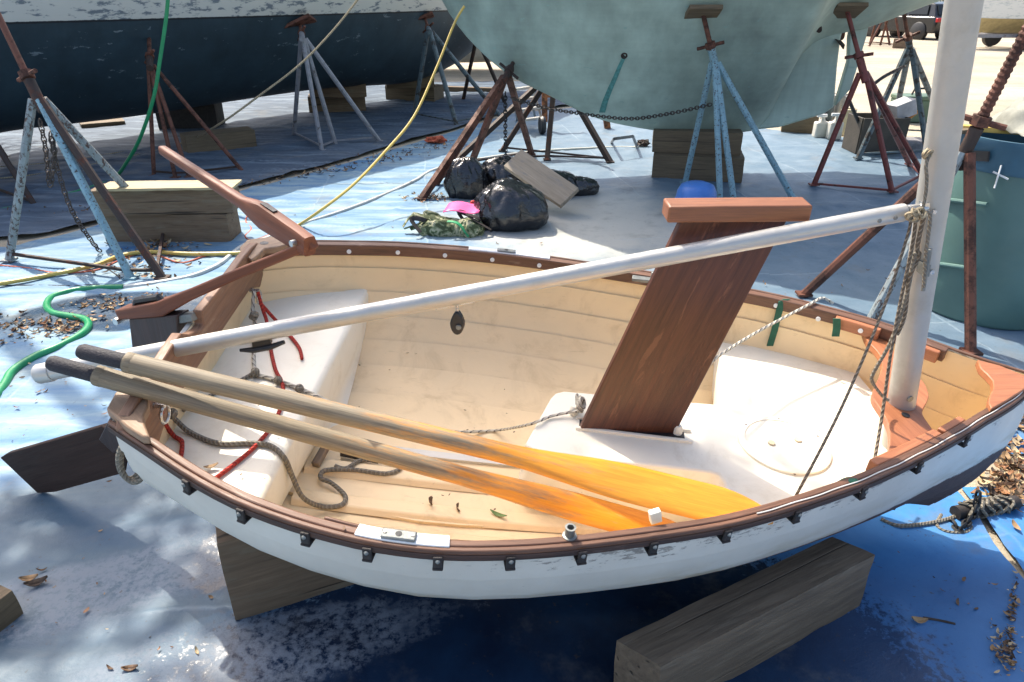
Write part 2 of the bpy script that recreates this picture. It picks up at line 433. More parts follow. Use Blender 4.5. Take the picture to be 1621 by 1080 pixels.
def tB(u, v):
    x = -11 + u * 12; yn = interp(YF, x) + .22 + .1 * noise.noise(V((x * 2, 0, 5))); y = yn + (14.5 - yn) * v
    return V((x, y, .006 + wr(x, y, .028, 1.0, 3.0)))
tag(MB().sheet(180, 160, tB).build('grey_ground_sheet', TM2, smooth=True), 'crumpled grey blue sheet under the navy hull', None, None, 'structure')

# ================================================================== shared materials
M = {}
M['rust'] = m_worn('rusty_steel', (.16, .055, .03), (.07, .03, .02), .45, .6, .75, 9, 'world', (1, 1, 1))
M['rust_dark'] = m_worn('dark_rusty_steel', (.045, .028, .022), (.13, .045, .025), .52, .66, .8, 9, 'world', (1, 1, 1))
M['red_paint'] = m_worn('worn_red_paint', (.20, .045, .035), (.07, .03, .022), .52, .62, .6, 10, 'world', (1, 1, 1))
M['blue_paint'] = m_worn('flaking_light_blue_paint', (.24, .40, .46), (.11, .075, .055), .55, .60, .6, 60, 'world', (1, 1, 1))
M['white_paint_rust'] = m_worn('flaking_grey_paint', (.30, .34, .34), (.11, .065, .05), .50, .58, .65, 45, 'world', (1, 1, .6))
M['grey_steel'] = m_worn('grey_galvanised_steel', (.26, .26, .28), (.12, .10, .09), .55, .65, .55, 12, 'world', (1, 1, 1))
M['slate_paint'] = m_worn('slate_blue_paint', (.10, .14, .16), (.05, .04, .035), .5, .6, .6, 12, 'world', (1, 1, 1))
M['timber'] = m_wood('weathered_timber', (.115, .082, .055), (.26, .19, .13), .8, 1.0, 'gr', (.22, .175, .125), .5, .7, .5, cracks=.85)
M['timber_dark'] = m_wood('damp_timber', (.12, .078, .046), (.25, .17, .105), .8, 1.0, 'gr', (.19, .15, .10), .5, .7, .5, cracks=.85)
M['timber_brown'] = m_wood('brown_timber', (.10, .072, .042), (.22, .16, .095), .8, 1.0, 'gr', None, cracks=.6)
M['timber_pale'] = m_wood('fresh_sawn_timber', (.42, .32, .17), (.58, .47, .28), .7, 1.0, 'gr', None, cracks=.3)
M['timber_wet'] = m_wood('dark_wet_timber', (.10, .072, .048), (.235, .17, .11), .75, .8, 'gr', (.21, .16, .11), .52, .72, .6, cracks=.8)
M['plank_grey'] = m_wood('sun_bleached_board', (.26, .21, .15), (.44, .36, .27), .8, .8, 'gr', (.22, .2, .18), .52, .7, .4, cracks=.5)
M['chain'] = m_plain('chain_steel', (.12, .10, .09), .6, .7, .5, 30)
M['chain_dark'] = m_plain('dark_chain_steel', (.03, .03, .032), .6, .5, .5, 30)

def stand(label, apex, feet, pad, mats, leg_r=.022, doubled=None, brace=True, pad_n=(0, -.3, 1), pad_sz=.28, screw_r=.019, collar=.55, low=.05, extra=None, noparts=False, group='jack stands propping the hulls', threads=False, pad_mat=None):
    """adjustable boat stand: legs to a hub, threaded screw, collar with handle, pad"""
    apex, pad = V(apex), V(pad); feet = [V(f) for f in feet]
    c = sum(feet, V((0, 0, 0))) / len(feet); c.z = 0
    r = thing('jack_stand', c, label, 'jack stand', group)
    lm = mats[0] if isinstance(mats[0], list) else [mats[0]] * len(feet)
    for i, f in enumerate(feet):
        m = MB(); d = (apex - f).normalized()
        top = apex + (f - apex) * .02 + V((f.x - apex.x, f.y - apex.y, 0)).normalized() * .018
        if leg_r < 0: m.bar(f + V((0, 0, .005)), top, .05, .05)
        else: m.tube([f + V((0, 0, .004)), top], leg_r, 8)
        m.box(f + V((0, 0, .012)), .08, .07, .012)
        m.build('leg', lm[i], r, smooth=True)
    if brace:
        n = len(feet)
        for i in range(n if brace == 'ring' else n - 1):
            a, b = feet[i], feet[(i + 1) % n]
            MB().bar(a + (apex - a) * low, b + (apex - b) * low, .018, .018).build('brace', mats[-1], r)
    # hub sleeve + screw + collar + handle
    d = (pad - apex).normalized(); Ln = (pad - apex).length
    MB().tube([apex - d * .10, apex + d * .10], .032, 10).build('hub', mats[-1], r, smooth=True)
    m = MB(); n = int(Ln / .012) if threads else 2
    pts = [apex + d * (Ln * i / (n - 1 if n > 2 else 1)) for i in range(n)]
    m.tube(pts, [screw_r * (1.12 if i % 2 else .9) for i in range(n)] if threads else screw_r, 10)
    m.build('screw', mats[1], r, smooth=not threads)
    cp = apex + d * min(.13, Ln * collar)
    m = MB(); m.tube([cp - d * .02, cp + d * .025], .042, 8)
    s = d.cross(V((0, 1, 0))).normalized(); s = (s + V((0, .5, .1))).normalized()
    m.tube([cp - s * .11, cp + s * .11], .014, 6); m.build('collar', mats[1], r, smooth=True)
    if pad_sz:
        n_ = V(pad_n).normalized(); x = n_.orthogonal().normalized(); x = V((1, 0, 0)) - n_ * n_.x; x.normalize(); y = n_.cross(x)
        m = MB(); m.box(pad + n_ * .015, pad_sz, pad_sz * .9, .035, (x, y, n_)); m.build('pad', pad_mat or M['timber_brown'], r, bevel=.004)
    return r
def chain(label, path, mat, link=.045, wire=.006, group=None, name='chain'):
    pts = smooth_path(path, 24); L = [0]
    for a, b in zip(pts, pts[1:]): L.append(L[-1] + (b - a).length)
    m = MB(); d = link * .62; k = 0; s = 0; i = 0
    while s < L[-1]:
        while L[i + 1] < s and i < len(L) - 2: i += 1
        t = (s - L[i]) / max(1e-6, L[i + 1] - L[i]); p = pts[i].lerp(pts[i + 1], min(1, t)); dr = (pts[i + 1] - pts[i]).normalized()
        up = V((0, 0, 1)) if abs(dr.z) < .9 else V((0, 1, 0)); a = dr.cross(up).normalized(); b = dr.cross(a)
        q = a if k % 2 else b
        ring = []
        for j in range(8):
            an = 2 * math.pi * j / 8
            ring.append(p + dr * (math.cos(an) * link * .5) + q * (math.sin(an) * link * .30))
        m.tube(ring, wire, 4, closed=True); s += d; k += 1
    o = m.build(name, mat, None, smooth=True)
    return tag(o, label, 'chain', group)
def rope(name, label, cat, pts, r, mat, n=8, seg=6, group=None):
    o = MB().tube(smooth_path(pts, n), r, seg).build(name, mat, None, smooth=True)
    return tag(o, label, cat, group)
def timber(label, c, L, W, Hh, ang, mat, z0=0.0, group='timber blocks', tilt=0, name='timber_block', jit=.004, bev=.006):
    a = R_(ang); x = V((math.cos(a), math.sin(a), math.sin(R_(tilt)))); x.normalize(); y = V((0, 0, 1)).cross(x).normalized(); z = x.cross(y)
    o = rough_box(V((c[0], c[1], z0 + Hh / 2)), L, W, Hh, (x, y, z)).build(name, mat, None, smooth=True, angle=16)
    return tag(o, label, 'timber block', group)
# ================================================================== dinghy materials
def gel_mat(name, c, dirty, dirt):
    t = NT(name); v = t.coord('world')
    n = t.noise(v, 2.5, 5, .6); f = t.noise(v, 55, 5, .75); st = t.noise(v, 6, 7, .7, .6); sc = t.noise(t.mapped('world', (3, 40, 40), rot=(0, 0, .4)), 2.2, 5, .7)
    col = t.ramp(n, [(.3, tuple(k * .93 for k in c)), (.7, tuple(min(1, k * 1.04) for k in c))])
    col = t.mix(t.math('MULTIPLY', t.sstep(st, .50, .74), dirty), col, dirt)
    col = t.mix(t.math('MULTIPLY', t.sstep(f, .66, .73), dirty * .9), col, tuple(k * .35 for k in dirt))
    col = t.mix(t.math('MULTIPLY', t.sstep(sc, .62, .70), dirty * .5), col, tuple(k * .8 for k in dirt))
    r = t.math('ADD', .30, t.math('MULTIPLY', st, .30))
    return t.set(col, r, 0, t.math('ADD', f, t.math('MULTIPLY', n, 2)), .10, .004)
M['cream'] = gel_mat('cream_gelcoat', (.83, .63, .37), .45, (.50, .34, .17))
M['ivory'] = gel_mat('ivory_gelcoat', (.82, .77, .64), .42, (.52, .43, .29))
M['mahog'] = m_wood('weathered_mahogany', (.080, .037, .021), (.20, .095, .056), .55, 1.3, 'gr', (.26, .17, .125), .58, .74, .4)
M['mahog_dark'] = m_wood('dark_mahogany', (.046, .015, .009), (.125, .042, .022), .42, .9, 'gr', (.15, .06, .032), .58, .66, .3)
M['teak'] = m_wood('oiled_teak', (.27, .092, .038), (.45, .175, .078), .45, 1.0, 'gr', (.36, .19, .115), .6, .8, .25)
M['transom'] = m_wood('transom_wood', (.15, .07, .04), (.30, .16, .09), .55, .9, 'gr', (.32, .22, .15), .55, .75, .3)
M['tiller'] = m_wood('varnished_tiller', (.115, .036, .018), (.23, .080, .040), .5, 1.0, 'gr', (.25, .13, .08), .64, .8, .3, spec=.3)
M['cap_wood'] = m_wood('cap_wood', (.19, .068, .030), (.36, .138, .062), .45, 1.0, 'gr', (.38, .19, .11), .62, .8, .3)
M['knee'] = m_wood('pale_knee_wood', (.22, .13, .075), (.40, .26, .16), .6, 1.0, 'gr', (.16, .10, .07), .58, .7, .4)
M['alu'] = m_plain('anodised_aluminium', (.50, .49, .46), .42, .55, .08, 5, 'world', .05, (.36, .34, .30), .35)
M['mast_white'] = m_plain('mast_white', (.42, .41, .38), .45, .25, .10, 6, 'world', .05, (.30, .28, .24), .45)
M['black'] = m_plain('black_plastic', (.015, .015, .017), .45, 0, .3, 20)
M['black_strip'] = m_plain('black_rubber', (.028, .022, .02), .7, 0, .5, 25, 'world', .4)
M['steel'] = m_plain('stainless_steel', (.55, .54, .52), .3, .9, .2, 20)
M['bronze'] = m_plain('dull_oarlock_metal', (.22, .23, .22), .5, .6, .35, 30)
M['white_pad'] = m_plain('white_pad', (.75, .76, .76), .5, 0, .06, 10, 'world', .05, (.4, .38, .35), .3)
M['rub'] = m_wood('worn_dark_rail', (.028, .014, .010), (.085, .042, .028), .65, 1.3, 'gr', (.15, .10, .08), .58, .74, .4)
def hull_mat():
    t = NT('dinghy_topsides'); v = t.coord('gr'); x, y, z = t.xyz(v)
    n = t.noise(v, 5, 5, .6); sc = t.noise(t.mapped('gr', (7, 7, 26)), 3.2, 8, .75); f = t.noise(v, 70, 4, .7)
    col = t.ramp(n, [(.3, (.54, .51, .45)), (.7, (.65, .62, .55))])
    # yellowish scum low on the strakes
    stain = t.math('MULTIPLY', t.sstep(t.noise(t.mapped('gr', (2.2, 2.2, 7)), 2.6, 6, .65), .45, .64), t.sstep(z, .30, .16))
    col = t.mix(t.math('MULTIPLY', stain, .75), col, (.42, .36, .24))
    # rub marks under the guard, more towards the bow
    band = t.math('MULTIPLY', t.sstep(z, .30, .375), t.sstep(x, .55, 1.1))
    marks = t.math('MULTIPLY', t.sstep(t.math('ADD', sc, t.math('MULTIPLY', band, .16)), .665, .70), t.sstep(z, .14, .33))
    col = t.mix(t.math('MULTIPLY', marks, .7), col, (.12, .10, .085))
    # dark bottom paint
    edge = t.math('ADD', z, t.math('MULTIPLY', t.math('SUBTRACT', sc, .5), .05))
    lim = t.math('SUBTRACT', .156, t.math('MULTIPLY', t.math('SUBTRACT', 2.4, x), .008))
    dk = t.sstep(t.math('SUBTRACT', edge, lim), .004, -.004)
    col = t.mix(dk, col, t.ramp(f, [(.3, (.040, .020, .017)), (.7, (.095, .05, .042))]))
    r = t.math('ADD', .42, t.math('MULTIPLY', dk, .35))
    return t.set(col, r, 0, f, .12, .003)
M['hull'] = hull_mat()

# ================================================================== dinghy hull form (local frame)
L0 = 2.385
BN = [(0, .455), (.10, .520), (.22, .598), (.32, .652), (.41, .688), (.50, .715), (.60, .736), (.72, .744), (.84, .735), (.96, .716), (1.08, .690), (1.18, .666), (1.29, .636), (1.40, .596), (1.52, .546), (1.66, .482), (1.81, .402), (2.0, .290), (2.21, .150), (2.32, .062), (2.385, .012)]
BF = [(0, .512), (.16, .602), (.33, .650), (.50, .684), (.75, .698), (1.0, .680), (1.31, .622), (1.53, .566), (1.75, .500), (1.93, .412), (2.09, .305), (2.215, .165), (2.30, .080), (2.385, .012)]
KZ = [(0, .11), (.4, .055), (.8, .01), (1.2, -.02), (1.6, -.045), (2.0, -.075), (2.26, -.105)]
def sheer(x):
    q = x / 2.41; return .475 * (1 - q) * (1 - 2 * q) + 4 * q * (1 - q) * .41 + .40 * q * (2 * q - 1)
def halfb(x, side): return sinterp(BN if side < 0 else BF, x) - .019 * min(1, max(0, (2.36 - x) / .25))
def alpha(s): return interp([(0, .66), (.3, .60), (.6, .66), (.8, .82), (.92, 1.05), (1, 1.3)], s)
def sec(s, q, side, off=0.0):
    """point of the hull surface; s along 0..1, q 0 (sheer) .. 1 (keel)"""
    xt = L0 * s; b = halfb(xt, side); zt = sheer(xt); zk = sinterp(KZ, 2.26 * s)
    def yz(q):
        th = q * math.pi / 2
        return b * max(0, math.cos(th)) ** alpha(s) if q < 1 else 0, zt + (zk - zt) * math.sin(th)
    y, z = yz(q)
    y1, z1 = yz(max(0, q - .02)); y2, z2 = yz(min(1, q + .02))
    n = V((0, -(z2 - z1), (y2 - y1))); n = n.normalized() if n.length > 1e-6 else V((0, 1, 0))
    if n.y < 0: n = -n
    fade = min(1, (1 - s) / .06)
    qq = math.sin(q * math.pi / 2)
    x = xt + (L0 * s * 2.26 / 2.385 - xt) * qq ** 4 + .025 * math.sin(math.pi * qq) * s ** 8
    return V((x, side * max(0, y + n.y * off * max(fade, .3)) , z + n.z * off * fade))
NPL = 7
def sec_pts(s, side, o0, o1, inset=0.0):
    pts = []
    for j in range(NPL):
        a, b = j / NPL, (j + 1) / NPL
        for k in range(4):
            t = k / 3; q = a + (b - a) * t
            pts.append(sec(s, q, side, o0 + (o1 - o0) * t))
    return pts
def surf_y(x, z, side, off=-.012):
    """half width of the inside of the hull at local x,z"""
    s = x / L0; lo, hi = 0.0, 1.0
    for _ in range(30):
        m = (lo + hi) / 2
        if sec(s, m, 1 if side > 0 else -1, off).z > z: lo = m
        else: hi = m
    return abs(sec(s, lo, side, off).y)
SS = [0, .02, .05, .09] + [.13 + .05 * i for i in range(15)] + [.86, .89, .92, .945, .965, .98, .99, 1.0]
DB = D(1.2, 0, -.02); DB.z = 0
dinghy = thing('dinghy', DB, 'small white sailing dinghy with cream interior and mahogany rails, propped on timbers', 'dinghy')
def skin(o0, o1, x_in=0.0):
    m = MB()
    for side in (-1, 1):
        secs = [sec_pts(s, side, o0, o1) for s in SS]
        g = [p for q in secs for p in q]
        m.loft([[D(*p) for p in q] for q in secs], gs=g, flip=side > 0)
    return m
skin(0, .006).build('hull', M['hull'], dinghy, smooth=True, angle=25)
skin(-.0195, -.0105).build('hull_liner', M['cream'], dinghy, smooth=True, angle=25)
# keel strip / skeg
m = MB(); ks = []
for i in range(26):
    s = .02 + i / 25 * .93; x = sec(s, 1, 1).x; z = sinterp(KZ, x); d = .03 + .05 * max(0, 1 - x / 1.0)
    ks.append([D(x, -.014, z + .02), D(x, .014, z + .02), D(x, .010, z - d), D(x, -.010, z - d)])
m.loft(ks, close=True, cap=True).build('keel', M['hull'], dinghy)
# transom: fibreglass shell + wooden board with sculling notch
def tr_poly(z0, x):
    ys = []
    for k in range(25): pass
    pts = []
    for side in (1, -1):
        q = [i / 24 for i in range(25)]; pp = [sec(0, a, side, -.002) for a in q]; pp = [V((x, p.y, p.z)) for p in pp]
        pts += pp if side > 0 else list(reversed(pp))[1:]
    return pts
tp = tr_poly(0, .006)
MB().prism([D(*p) for p in tp], DR @ V((1, 0, 0)), .012).build('transom_shell', M['hull'], dinghy)
tp2 = [V((.017, p.y * .985, p.z)) for p in tp]
MB().prism([D(*p) for p in tp2], DR @ V((1, 0, 0)), .006).build('transom_liner', M['cream'], dinghy)
top = [(-.470, .478), (-.445, .500), (-.40, .506), (-.30, .516), (-.21, .524), (-.150, .526), (-.110, .500), (-.040, .476), (-.020, .478), (-.016, .516), (.16, .510), (.35, .512), (.43, .508), (.48, .500), (.520, .480), (.505, .385), (.45, .355), (.36, .395), (-.28, .395), (-.36, .360), (-.43, .375)]
MB().prism([D(.034, y, z) for y, z in top], DR @ V((1, 0, 0)), .026, DR @ V((0, 1, 0))).build('transom_board', M['transom'], dinghy, bevel=.004)

# rails
def rail(y0, y1, z0, z1, name, mat, bev=.003, s0=0.0, s1=1.0, n=60, side=-1, dz=None):
    secs = []; gs = []; acc = 0; prev = None
    for i in range(n + 1):
        x = L0 * (s0 + (s1 - s0) * i / n); b = halfb(x, side); zt = sheer(x)
        e = 1e-3; db = (halfb(min(L0, x + e), side) - halfb(max(0, x - e), side)) / (2 * e)
        nx, ny = -db, 1.0; l = math.hypot(nx, ny); nx /= l; ny /= l
        z_0 = z0 - (dz(x) if dz else 0)
        ring = []
        for (yy, zz) in ((y0, z_0), (y1, z_0), (y1, z1), (y0, z1)):
            px, py = x + nx * yy, b + ny * yy
            ring.append(D(px, side * max(py, .002), zt + zz))
        if prev is not None: acc += (ring[0] - prev).length
        prev = ring[0]; secs.append(ring)
        gs += [(acc, yy, zz) for (yy, zz) in ((y0, z0), (y1, z0), (y1, z1), (y0, z1))]
    return MB().loft(secs, close=True, cap=True, gs=gs).build(name, mat, dinghy, bevel=bev)
for side in (-1, 1):
    rail(.001, .0125, -.020, .006, 'gunwale_rail', M['mahog'], side=side)
    rail(-.0175 if side < 0 else -.033, -.001, -.034, .005, 'inwale', M['mahog'], side=side, s0=.015, s1=.93)
    rail(.012, .0155, -.017, -.003, 'rub_strip', M['rub'], side=side, bev=.002)

# seats
def poly_clip(pts, z):
    return pts
ZS = .295
m = MB()
def row(x, z, n=14, sk=0.0):
    yn = -surf_y(x - sk * .5, z, -1); yf = surf_y(x + sk * .5, z, 1); r = []
    for i in range(n + 1):
        y = yn + (yf - yn) * i / n
        r.append(D(x + sk * (y - (yn + yf) / 2) / max(.05, yf - yn), y, z))
    return r
rows = [row(.02, ZS), row(.12, ZS), row(.30, ZS, sk=.07)]
for a in range(1, 7):
    an = a / 6 * math.pi / 2 * .86; rr = .022
    rows.append(row(.315 + rr * math.sin(an), ZS - rr * (1 - math.cos(an)), sk=.085))
for z in (.2, .15, .10, .075): rows.append(row(.345 - (.262 - z) * .14, z, sk=.085))
m.loft(rows).build('stern_seat', M['ivory'], dinghy, smooth=True, angle=60)
ZT = .212
# trunk + forward seat: one moulding with rounded edges
def arc(p, q, r, n=5): pass
TK = {k: DL(*v, ZT) for k, v in dict(fa=(868, 618), na=(835, 716), ni=(1142, 748), fi=(1150, 641)).items()}
def seat_outline(ins=0.0, z=ZT):
    fa, na, ni, fi = TK['fa'], TK['na'], TK['ni'], TK['fi']
    pts = []
    xs_n = [ni.x + (.0 if i == 0 else 0) + (2.06 - ni.x) * i / 10 for i in range(1, 11)]
    o = [(fa.x + .05, fa.y - ins), (fa.x + .02 + ins, fa.y - .012 - ins), (fa.x + ins + .004, fa.y - .04), (na.x + ins - .004, na.y + .04), (na.x + ins + .012, na.y + .014 + ins), (na.x + .05, na.y + ins), (ni.x - .03 + ins, ni.y + ins), (ni.x + ins - .01, ni.y + ins - .008), (ni.x + ins - .004, ni.y - .03)]
    x0 = ni.x - .02 + ins
    for i in range(11):
        x = x0 + (2.05 - x0) * i / 10; o.append((x, -surf_y(x, z, -1, -.006)))
    xf = fi.x + .03 + ins
    for i in range(11):
        x = 2.05 + (xf + .05 - 2.05) * i / 10; o.append((x, surf_y(x, z, 1, -.006)))
    o += [(xf - .0, fi.y + .06), (xf - .012, fi.y + .02 - ins * .3), (xf - .04, fi.y - ins)]
    return o
so_ = seat_outline(.007); si_ = seat_outline(0.0, ZT - .007); sb_ = seat_outline(-.012, ZT - .15); sc_ = seat_outline(-.02, ZT - .30)
m = MB()
mid = seat_outline(.002, ZT - .002)
m.loft([[D(x, y, ZT) for x, y in so_], [D(x, y, ZT - .002) for x, y in mid], [D(x, y, ZT - .007) for x, y in si_], [D(x, y, ZT - .15) for x, y in sb_], [D(x, y, ZT - .30) for x, y in sc_]], close=True)
m.add([D(x, y, ZT) for x, y in so_], [tuple(range(len(so_)))])
m.build('forward_seat', M['ivory'], dinghy, smooth=True, angle=50)
# slot cheeks and posts round the daggerboard
m = MB()
pA = DL(925, 672, ZT); pB = DL(1075, 690, ZT); u = (pB - pA).normalized(); vv = V((-u.y, u.x, 0))
for sgn in (-1, 1):
    c = (pA + pB) / 2 + vv * (.026 * sgn)
    m.bar(D(*(c - u * .16 + V((0, 0, .003)))), D(*(c + u * .17 + V((0, 0, .003)))), .012, .012)
m.build('slot_lip', M['ivory'], dinghy, bevel=.003)
MB().box(D(*((pA + pB) / 2 + V((0, 0, .0008)))), .30, .036, .002, (DR @ u, DR @ vv, DR @ V((0, 0, 1)))).build('slot', M['black'], dinghy)
for px, py in ((908, 655), (1072, 686)):
    q = DL(px, py, ZT)
    m = MB(); m.lathe([(.014, 0), (.013, .02), (.008, .028)], D(*q), DR @ V((0, 0, 1)), 12); m.build('slot_post', M['ivory'], dinghy, smooth=True)
# hatch
hc = DL(1240, 705, ZT)
m = MB(); m.lathe([(.128, 0), (.128, .007), (.122, .010), (.108, .010), (.106, .007), (.100, .007), (.0, .007)], D(*hc), DR @ V((0, 0, 1)), 48, cap=False)
hatch = m.build('hatch_cover', M['ivory'], dinghy, smooth=True, angle=30)
for px, py in ((1221, 702), (1263, 697)):
    q = DL(px, py, ZT + .008); m = MB(); m.lathe([(.010, 0), (.010, .004), (.0, .004)], D(*q), DR @ V((0, 0, 1)), 12, cap=False); m.build('finger_hole', m_plain('finger_hole', (.66, .56, .38), .6) if 'fh' not in M else M['fh'], hatch)
for a in range(3):
    q = hc + V((math.cos(a * 1.05 + .3) * .116, math.sin(a * 1.05 + .3) * .116, .010))
    MB().lathe([(.004, 0), (.003, .002), (0, .002)], D(*q), DR @ V((0, 0, 1)), 8, cap=False).build('hatch_screw', M['steel'], hatch)
# floor runners (raised ribs in the sole)
for yy, x0, x1 in ((-.11, .30, .93), (-.25, .30, 1.36), (-.36, .32, 1.36)):
    secs = []
    for i in range(13):
        x = x0 + (x1 - x0) * i / 12; side = -1 if yy < 0 else 1
        def zfloor(y):
            lo, hi = 0.0, 1.0
            for _ in range(25):
                mm = (lo + hi) / 2
                if abs(sec(x / L0, mm, side, -.016).y) > abs(y): lo = mm
                else: hi = mm
            return sec(x / L0, lo, side, -.016).z
        e = 0
        secs.append([D(x, yy - .036, zfloor(yy - .036) - .004), D(x, yy - .022, zfloor(yy - .022) + .010 - e), D(x, yy + .022, zfloor(yy + .022) + .010 - e), D(x, yy + .036, zfloor(yy + .036) - .004)])
    MB().loft(secs).build('floor_runner', M['cream'], dinghy, bevel=.004)
# mast thwart
ZM = .352
aft = [(1363, 522), (1371, 543), (1388, 562), (1395, 580), (1390, 600), (1382, 618), (1380, 634), (1396, 660), (1406, 684), (1405, 718), (1391, 742)]
fwd = [(1480, 693), (1462, 668), (1458, 656), (1466, 640), (1468, 629), (1461, 611), (1448, 600), (1434, 588), (1420, 572), (1412, 555), (1413, 530)]
pl = [DZ(x, y, ZM) for x, y in smooth_path([(a, b, 0) for a, b in aft], 4) for a, b in [(0, 0)]] if False else [DZ(p.x, p.y, ZM) for p in smooth_path([(a, b, 0) for a, b in aft], 4)] + [DZ(p.x, p.y, ZM) for p in smooth_path([(a, b, 0) for a, b in fwd], 4)]
thw = MB().prism(pl, DR @ V((0, 0, 1)), .022, DR @ V((-.12, 1, 0))).build('mast_thwart', M['teak'], dinghy, bevel=.003)
for px, py in ((1431, 663),):
    MB().lathe([(.0, .0135), (.011, .0135)], D(*DL(px, py, ZM)), DR @ V((0, 0, 1)), 16, cap=False).build('drain_hole', M['black'], thw)
# breasthook
bh = [(1545, 574), (1550, 588), (1560, 597), (1569, 607), (1570, 619), (1564, 632), (1562, 642), (1567, 652), (1590, 640), (1618, 622), (1640, 611), (1616, 598), (1580, 583)]
MB().prism([DZ(x, y, .404) for x, y in bh], DR @ V((0, 0, 1)), .022, DR @ V((1, .1, 0))).build('breasthook', M['teak'], dinghy, bevel=.003)
# quarter knees
k1 = [(170, 653), (184, 628), (200, 612), (214, 611), (226, 622), (236, 636), (236, 650), (229, 664), (231, 678), (239, 698), (226, 697), (200, 680)]
kn = MB().prism([DZ(x, y, .486) for x, y in k1], DR @ V((0, 0, 1)), .022, DR @ V((.7, -.6, 0))).build('quarter_knee', M['knee'], dinghy, bevel=.004)
MB().lathe([(.0, .0118), (.014, .0118)], DZ(202, 660, .486), DR @ V((0, 0, 1)), 16, cap=False).build('drain_hole', M['black'], kn)
k2 = [(380, 396), (392, 384), (430, 379), (476, 380), (466, 388), (440, 396), (420, 398), (410, 408), (399, 416), (390, 410), (382, 414)]
kn = MB().prism([DZ(x, y, .486) for x, y in k2], DR @ V((0, 0, 1)), .022, DR @ V((.7, .6, 0))).build('quarter_knee', M['knee'], dinghy, bevel=.004)
MB().lathe([(.0, .0118), (.014, .0118)], DZ(419, 390, .486), DR @ V((0, 0, 1)), 16, cap=False).build('drain_hole', M['black'], kn)

# rail blocks beside the mast thwart
def railpt(px, py, side, inset, dz):
    """point on the rail nearest to a photo pixel"""
    q = DL(px, py, .40); x = q.x
    return x
def rail_block(x0, x1, side, ya, yb, z0, z1, name, mat, n=8, bev=.003):
    secs = []; gs = []
    for i in range(n + 1):
        x = x0 + (x1 - x0) * i / n; b = halfb(x, side); zt = sheer(x); e = 1e-3
        db = (halfb(min(L0, x + e), side) - halfb(max(0, x - e), side)) / (2 * e); l = math.hypot(db, 1); nx, ny = -db / l, 1 / l
        ring = [(x + nx * yy, side * (b + ny * yy), zt + zz) for yy, zz in ((ya, z0), (yb, z0), (yb, z1), (ya, z1))]
        secs.append([D(*p) for p in ring]); gs += [(x, yy, zz) for yy, zz in ((ya, z0), (yb, z0), (yb, z1), (ya, z1))]
    return MB().loft(secs, close=True, cap=True, gs=gs).build(name, mat, dinghy, bevel=bev)
xb = [DL(1316, 492, .38).x, DL(1400, 525, .38).x, DL(1456, 548, .38).x, DL(1500, 566, .38).x]
rail_block(xb[0], xb[1], 1, -.056, -.0335, -.036, .002, 'rail_block', M['teak'])
rail_block(xb[2], xb[3], 1, -.056, -.0335, -.036, .002, 'rail_block', M['teak'])
xb = [DL(1398, 742, .40).x, DL(1498, 688, .40).x, DL(1535, 665, .40).x]
rail_block(xb[0], xb[1], -1, -.042, -.018, -.032, .004, 'rail_block', M['teak'])
rail_block(xb[1] + .012, xb[2], -1, -.038, -.018, -.032, .004, 'rail_block', M['teak'])
# oarlock pads
def pad_at(px0, px1, side, py0, py1):
    x0, x1 = DL(px0, py0, .43).x, DL(px1, py1, .43).x
    p = rail_block(x0, x1, side, -.024, .004, -.002, .0095, 'oarlock_pad', M['white_pad'], bev=.002)
    xm = x0 + (x1 - x0) * .46
    b = halfb(xm, side); zt = sheer(xm); e = 1e-3; db = (halfb(xm + e, side) - halfb(xm - e, side)) / (2 * e)
    t_ = V((1, side * db, (sheer(xm + e) - sheer(xm - e)) / (2 * e))).normalized(); up = V((0, 0, 1)); nn = up.cross(t_).normalized(); up = t_.cross(nn)
    c = V((xm, side * (b - .010), zt + .0125))
    pl_ = MB().box(D(*c),   .066, .024, .006, (DR @ t_, DR @ nn, DR @ up)).build('oarlock_plate', M['bronze'], dinghy, bevel=.004)
    m = MB(); m.lathe([(.0065, .0035), (0, .0035)], D(*c), DR @ up, 12, cap=False); m.build('socket_hole', M['black'], pl_)
    for s_ in (-.026, .026):
        m = MB(); m.lathe([(.004, .003), (.003, .005), (0, .005)], D(*(c + t_ * s_)), DR @ up, 8, cap=False); m.build('plate_screw', M['steel'], pl_)
pad_at(565, 712, -1, 842, 862)
pad_at(742, 872, 1, 394, 408)
rail_block(DL(505, 845, .43).x, DL(563, 855, .43).x, -1, -.026, -.018, -.010, .0055, 'rail_filler', M['mahog'])
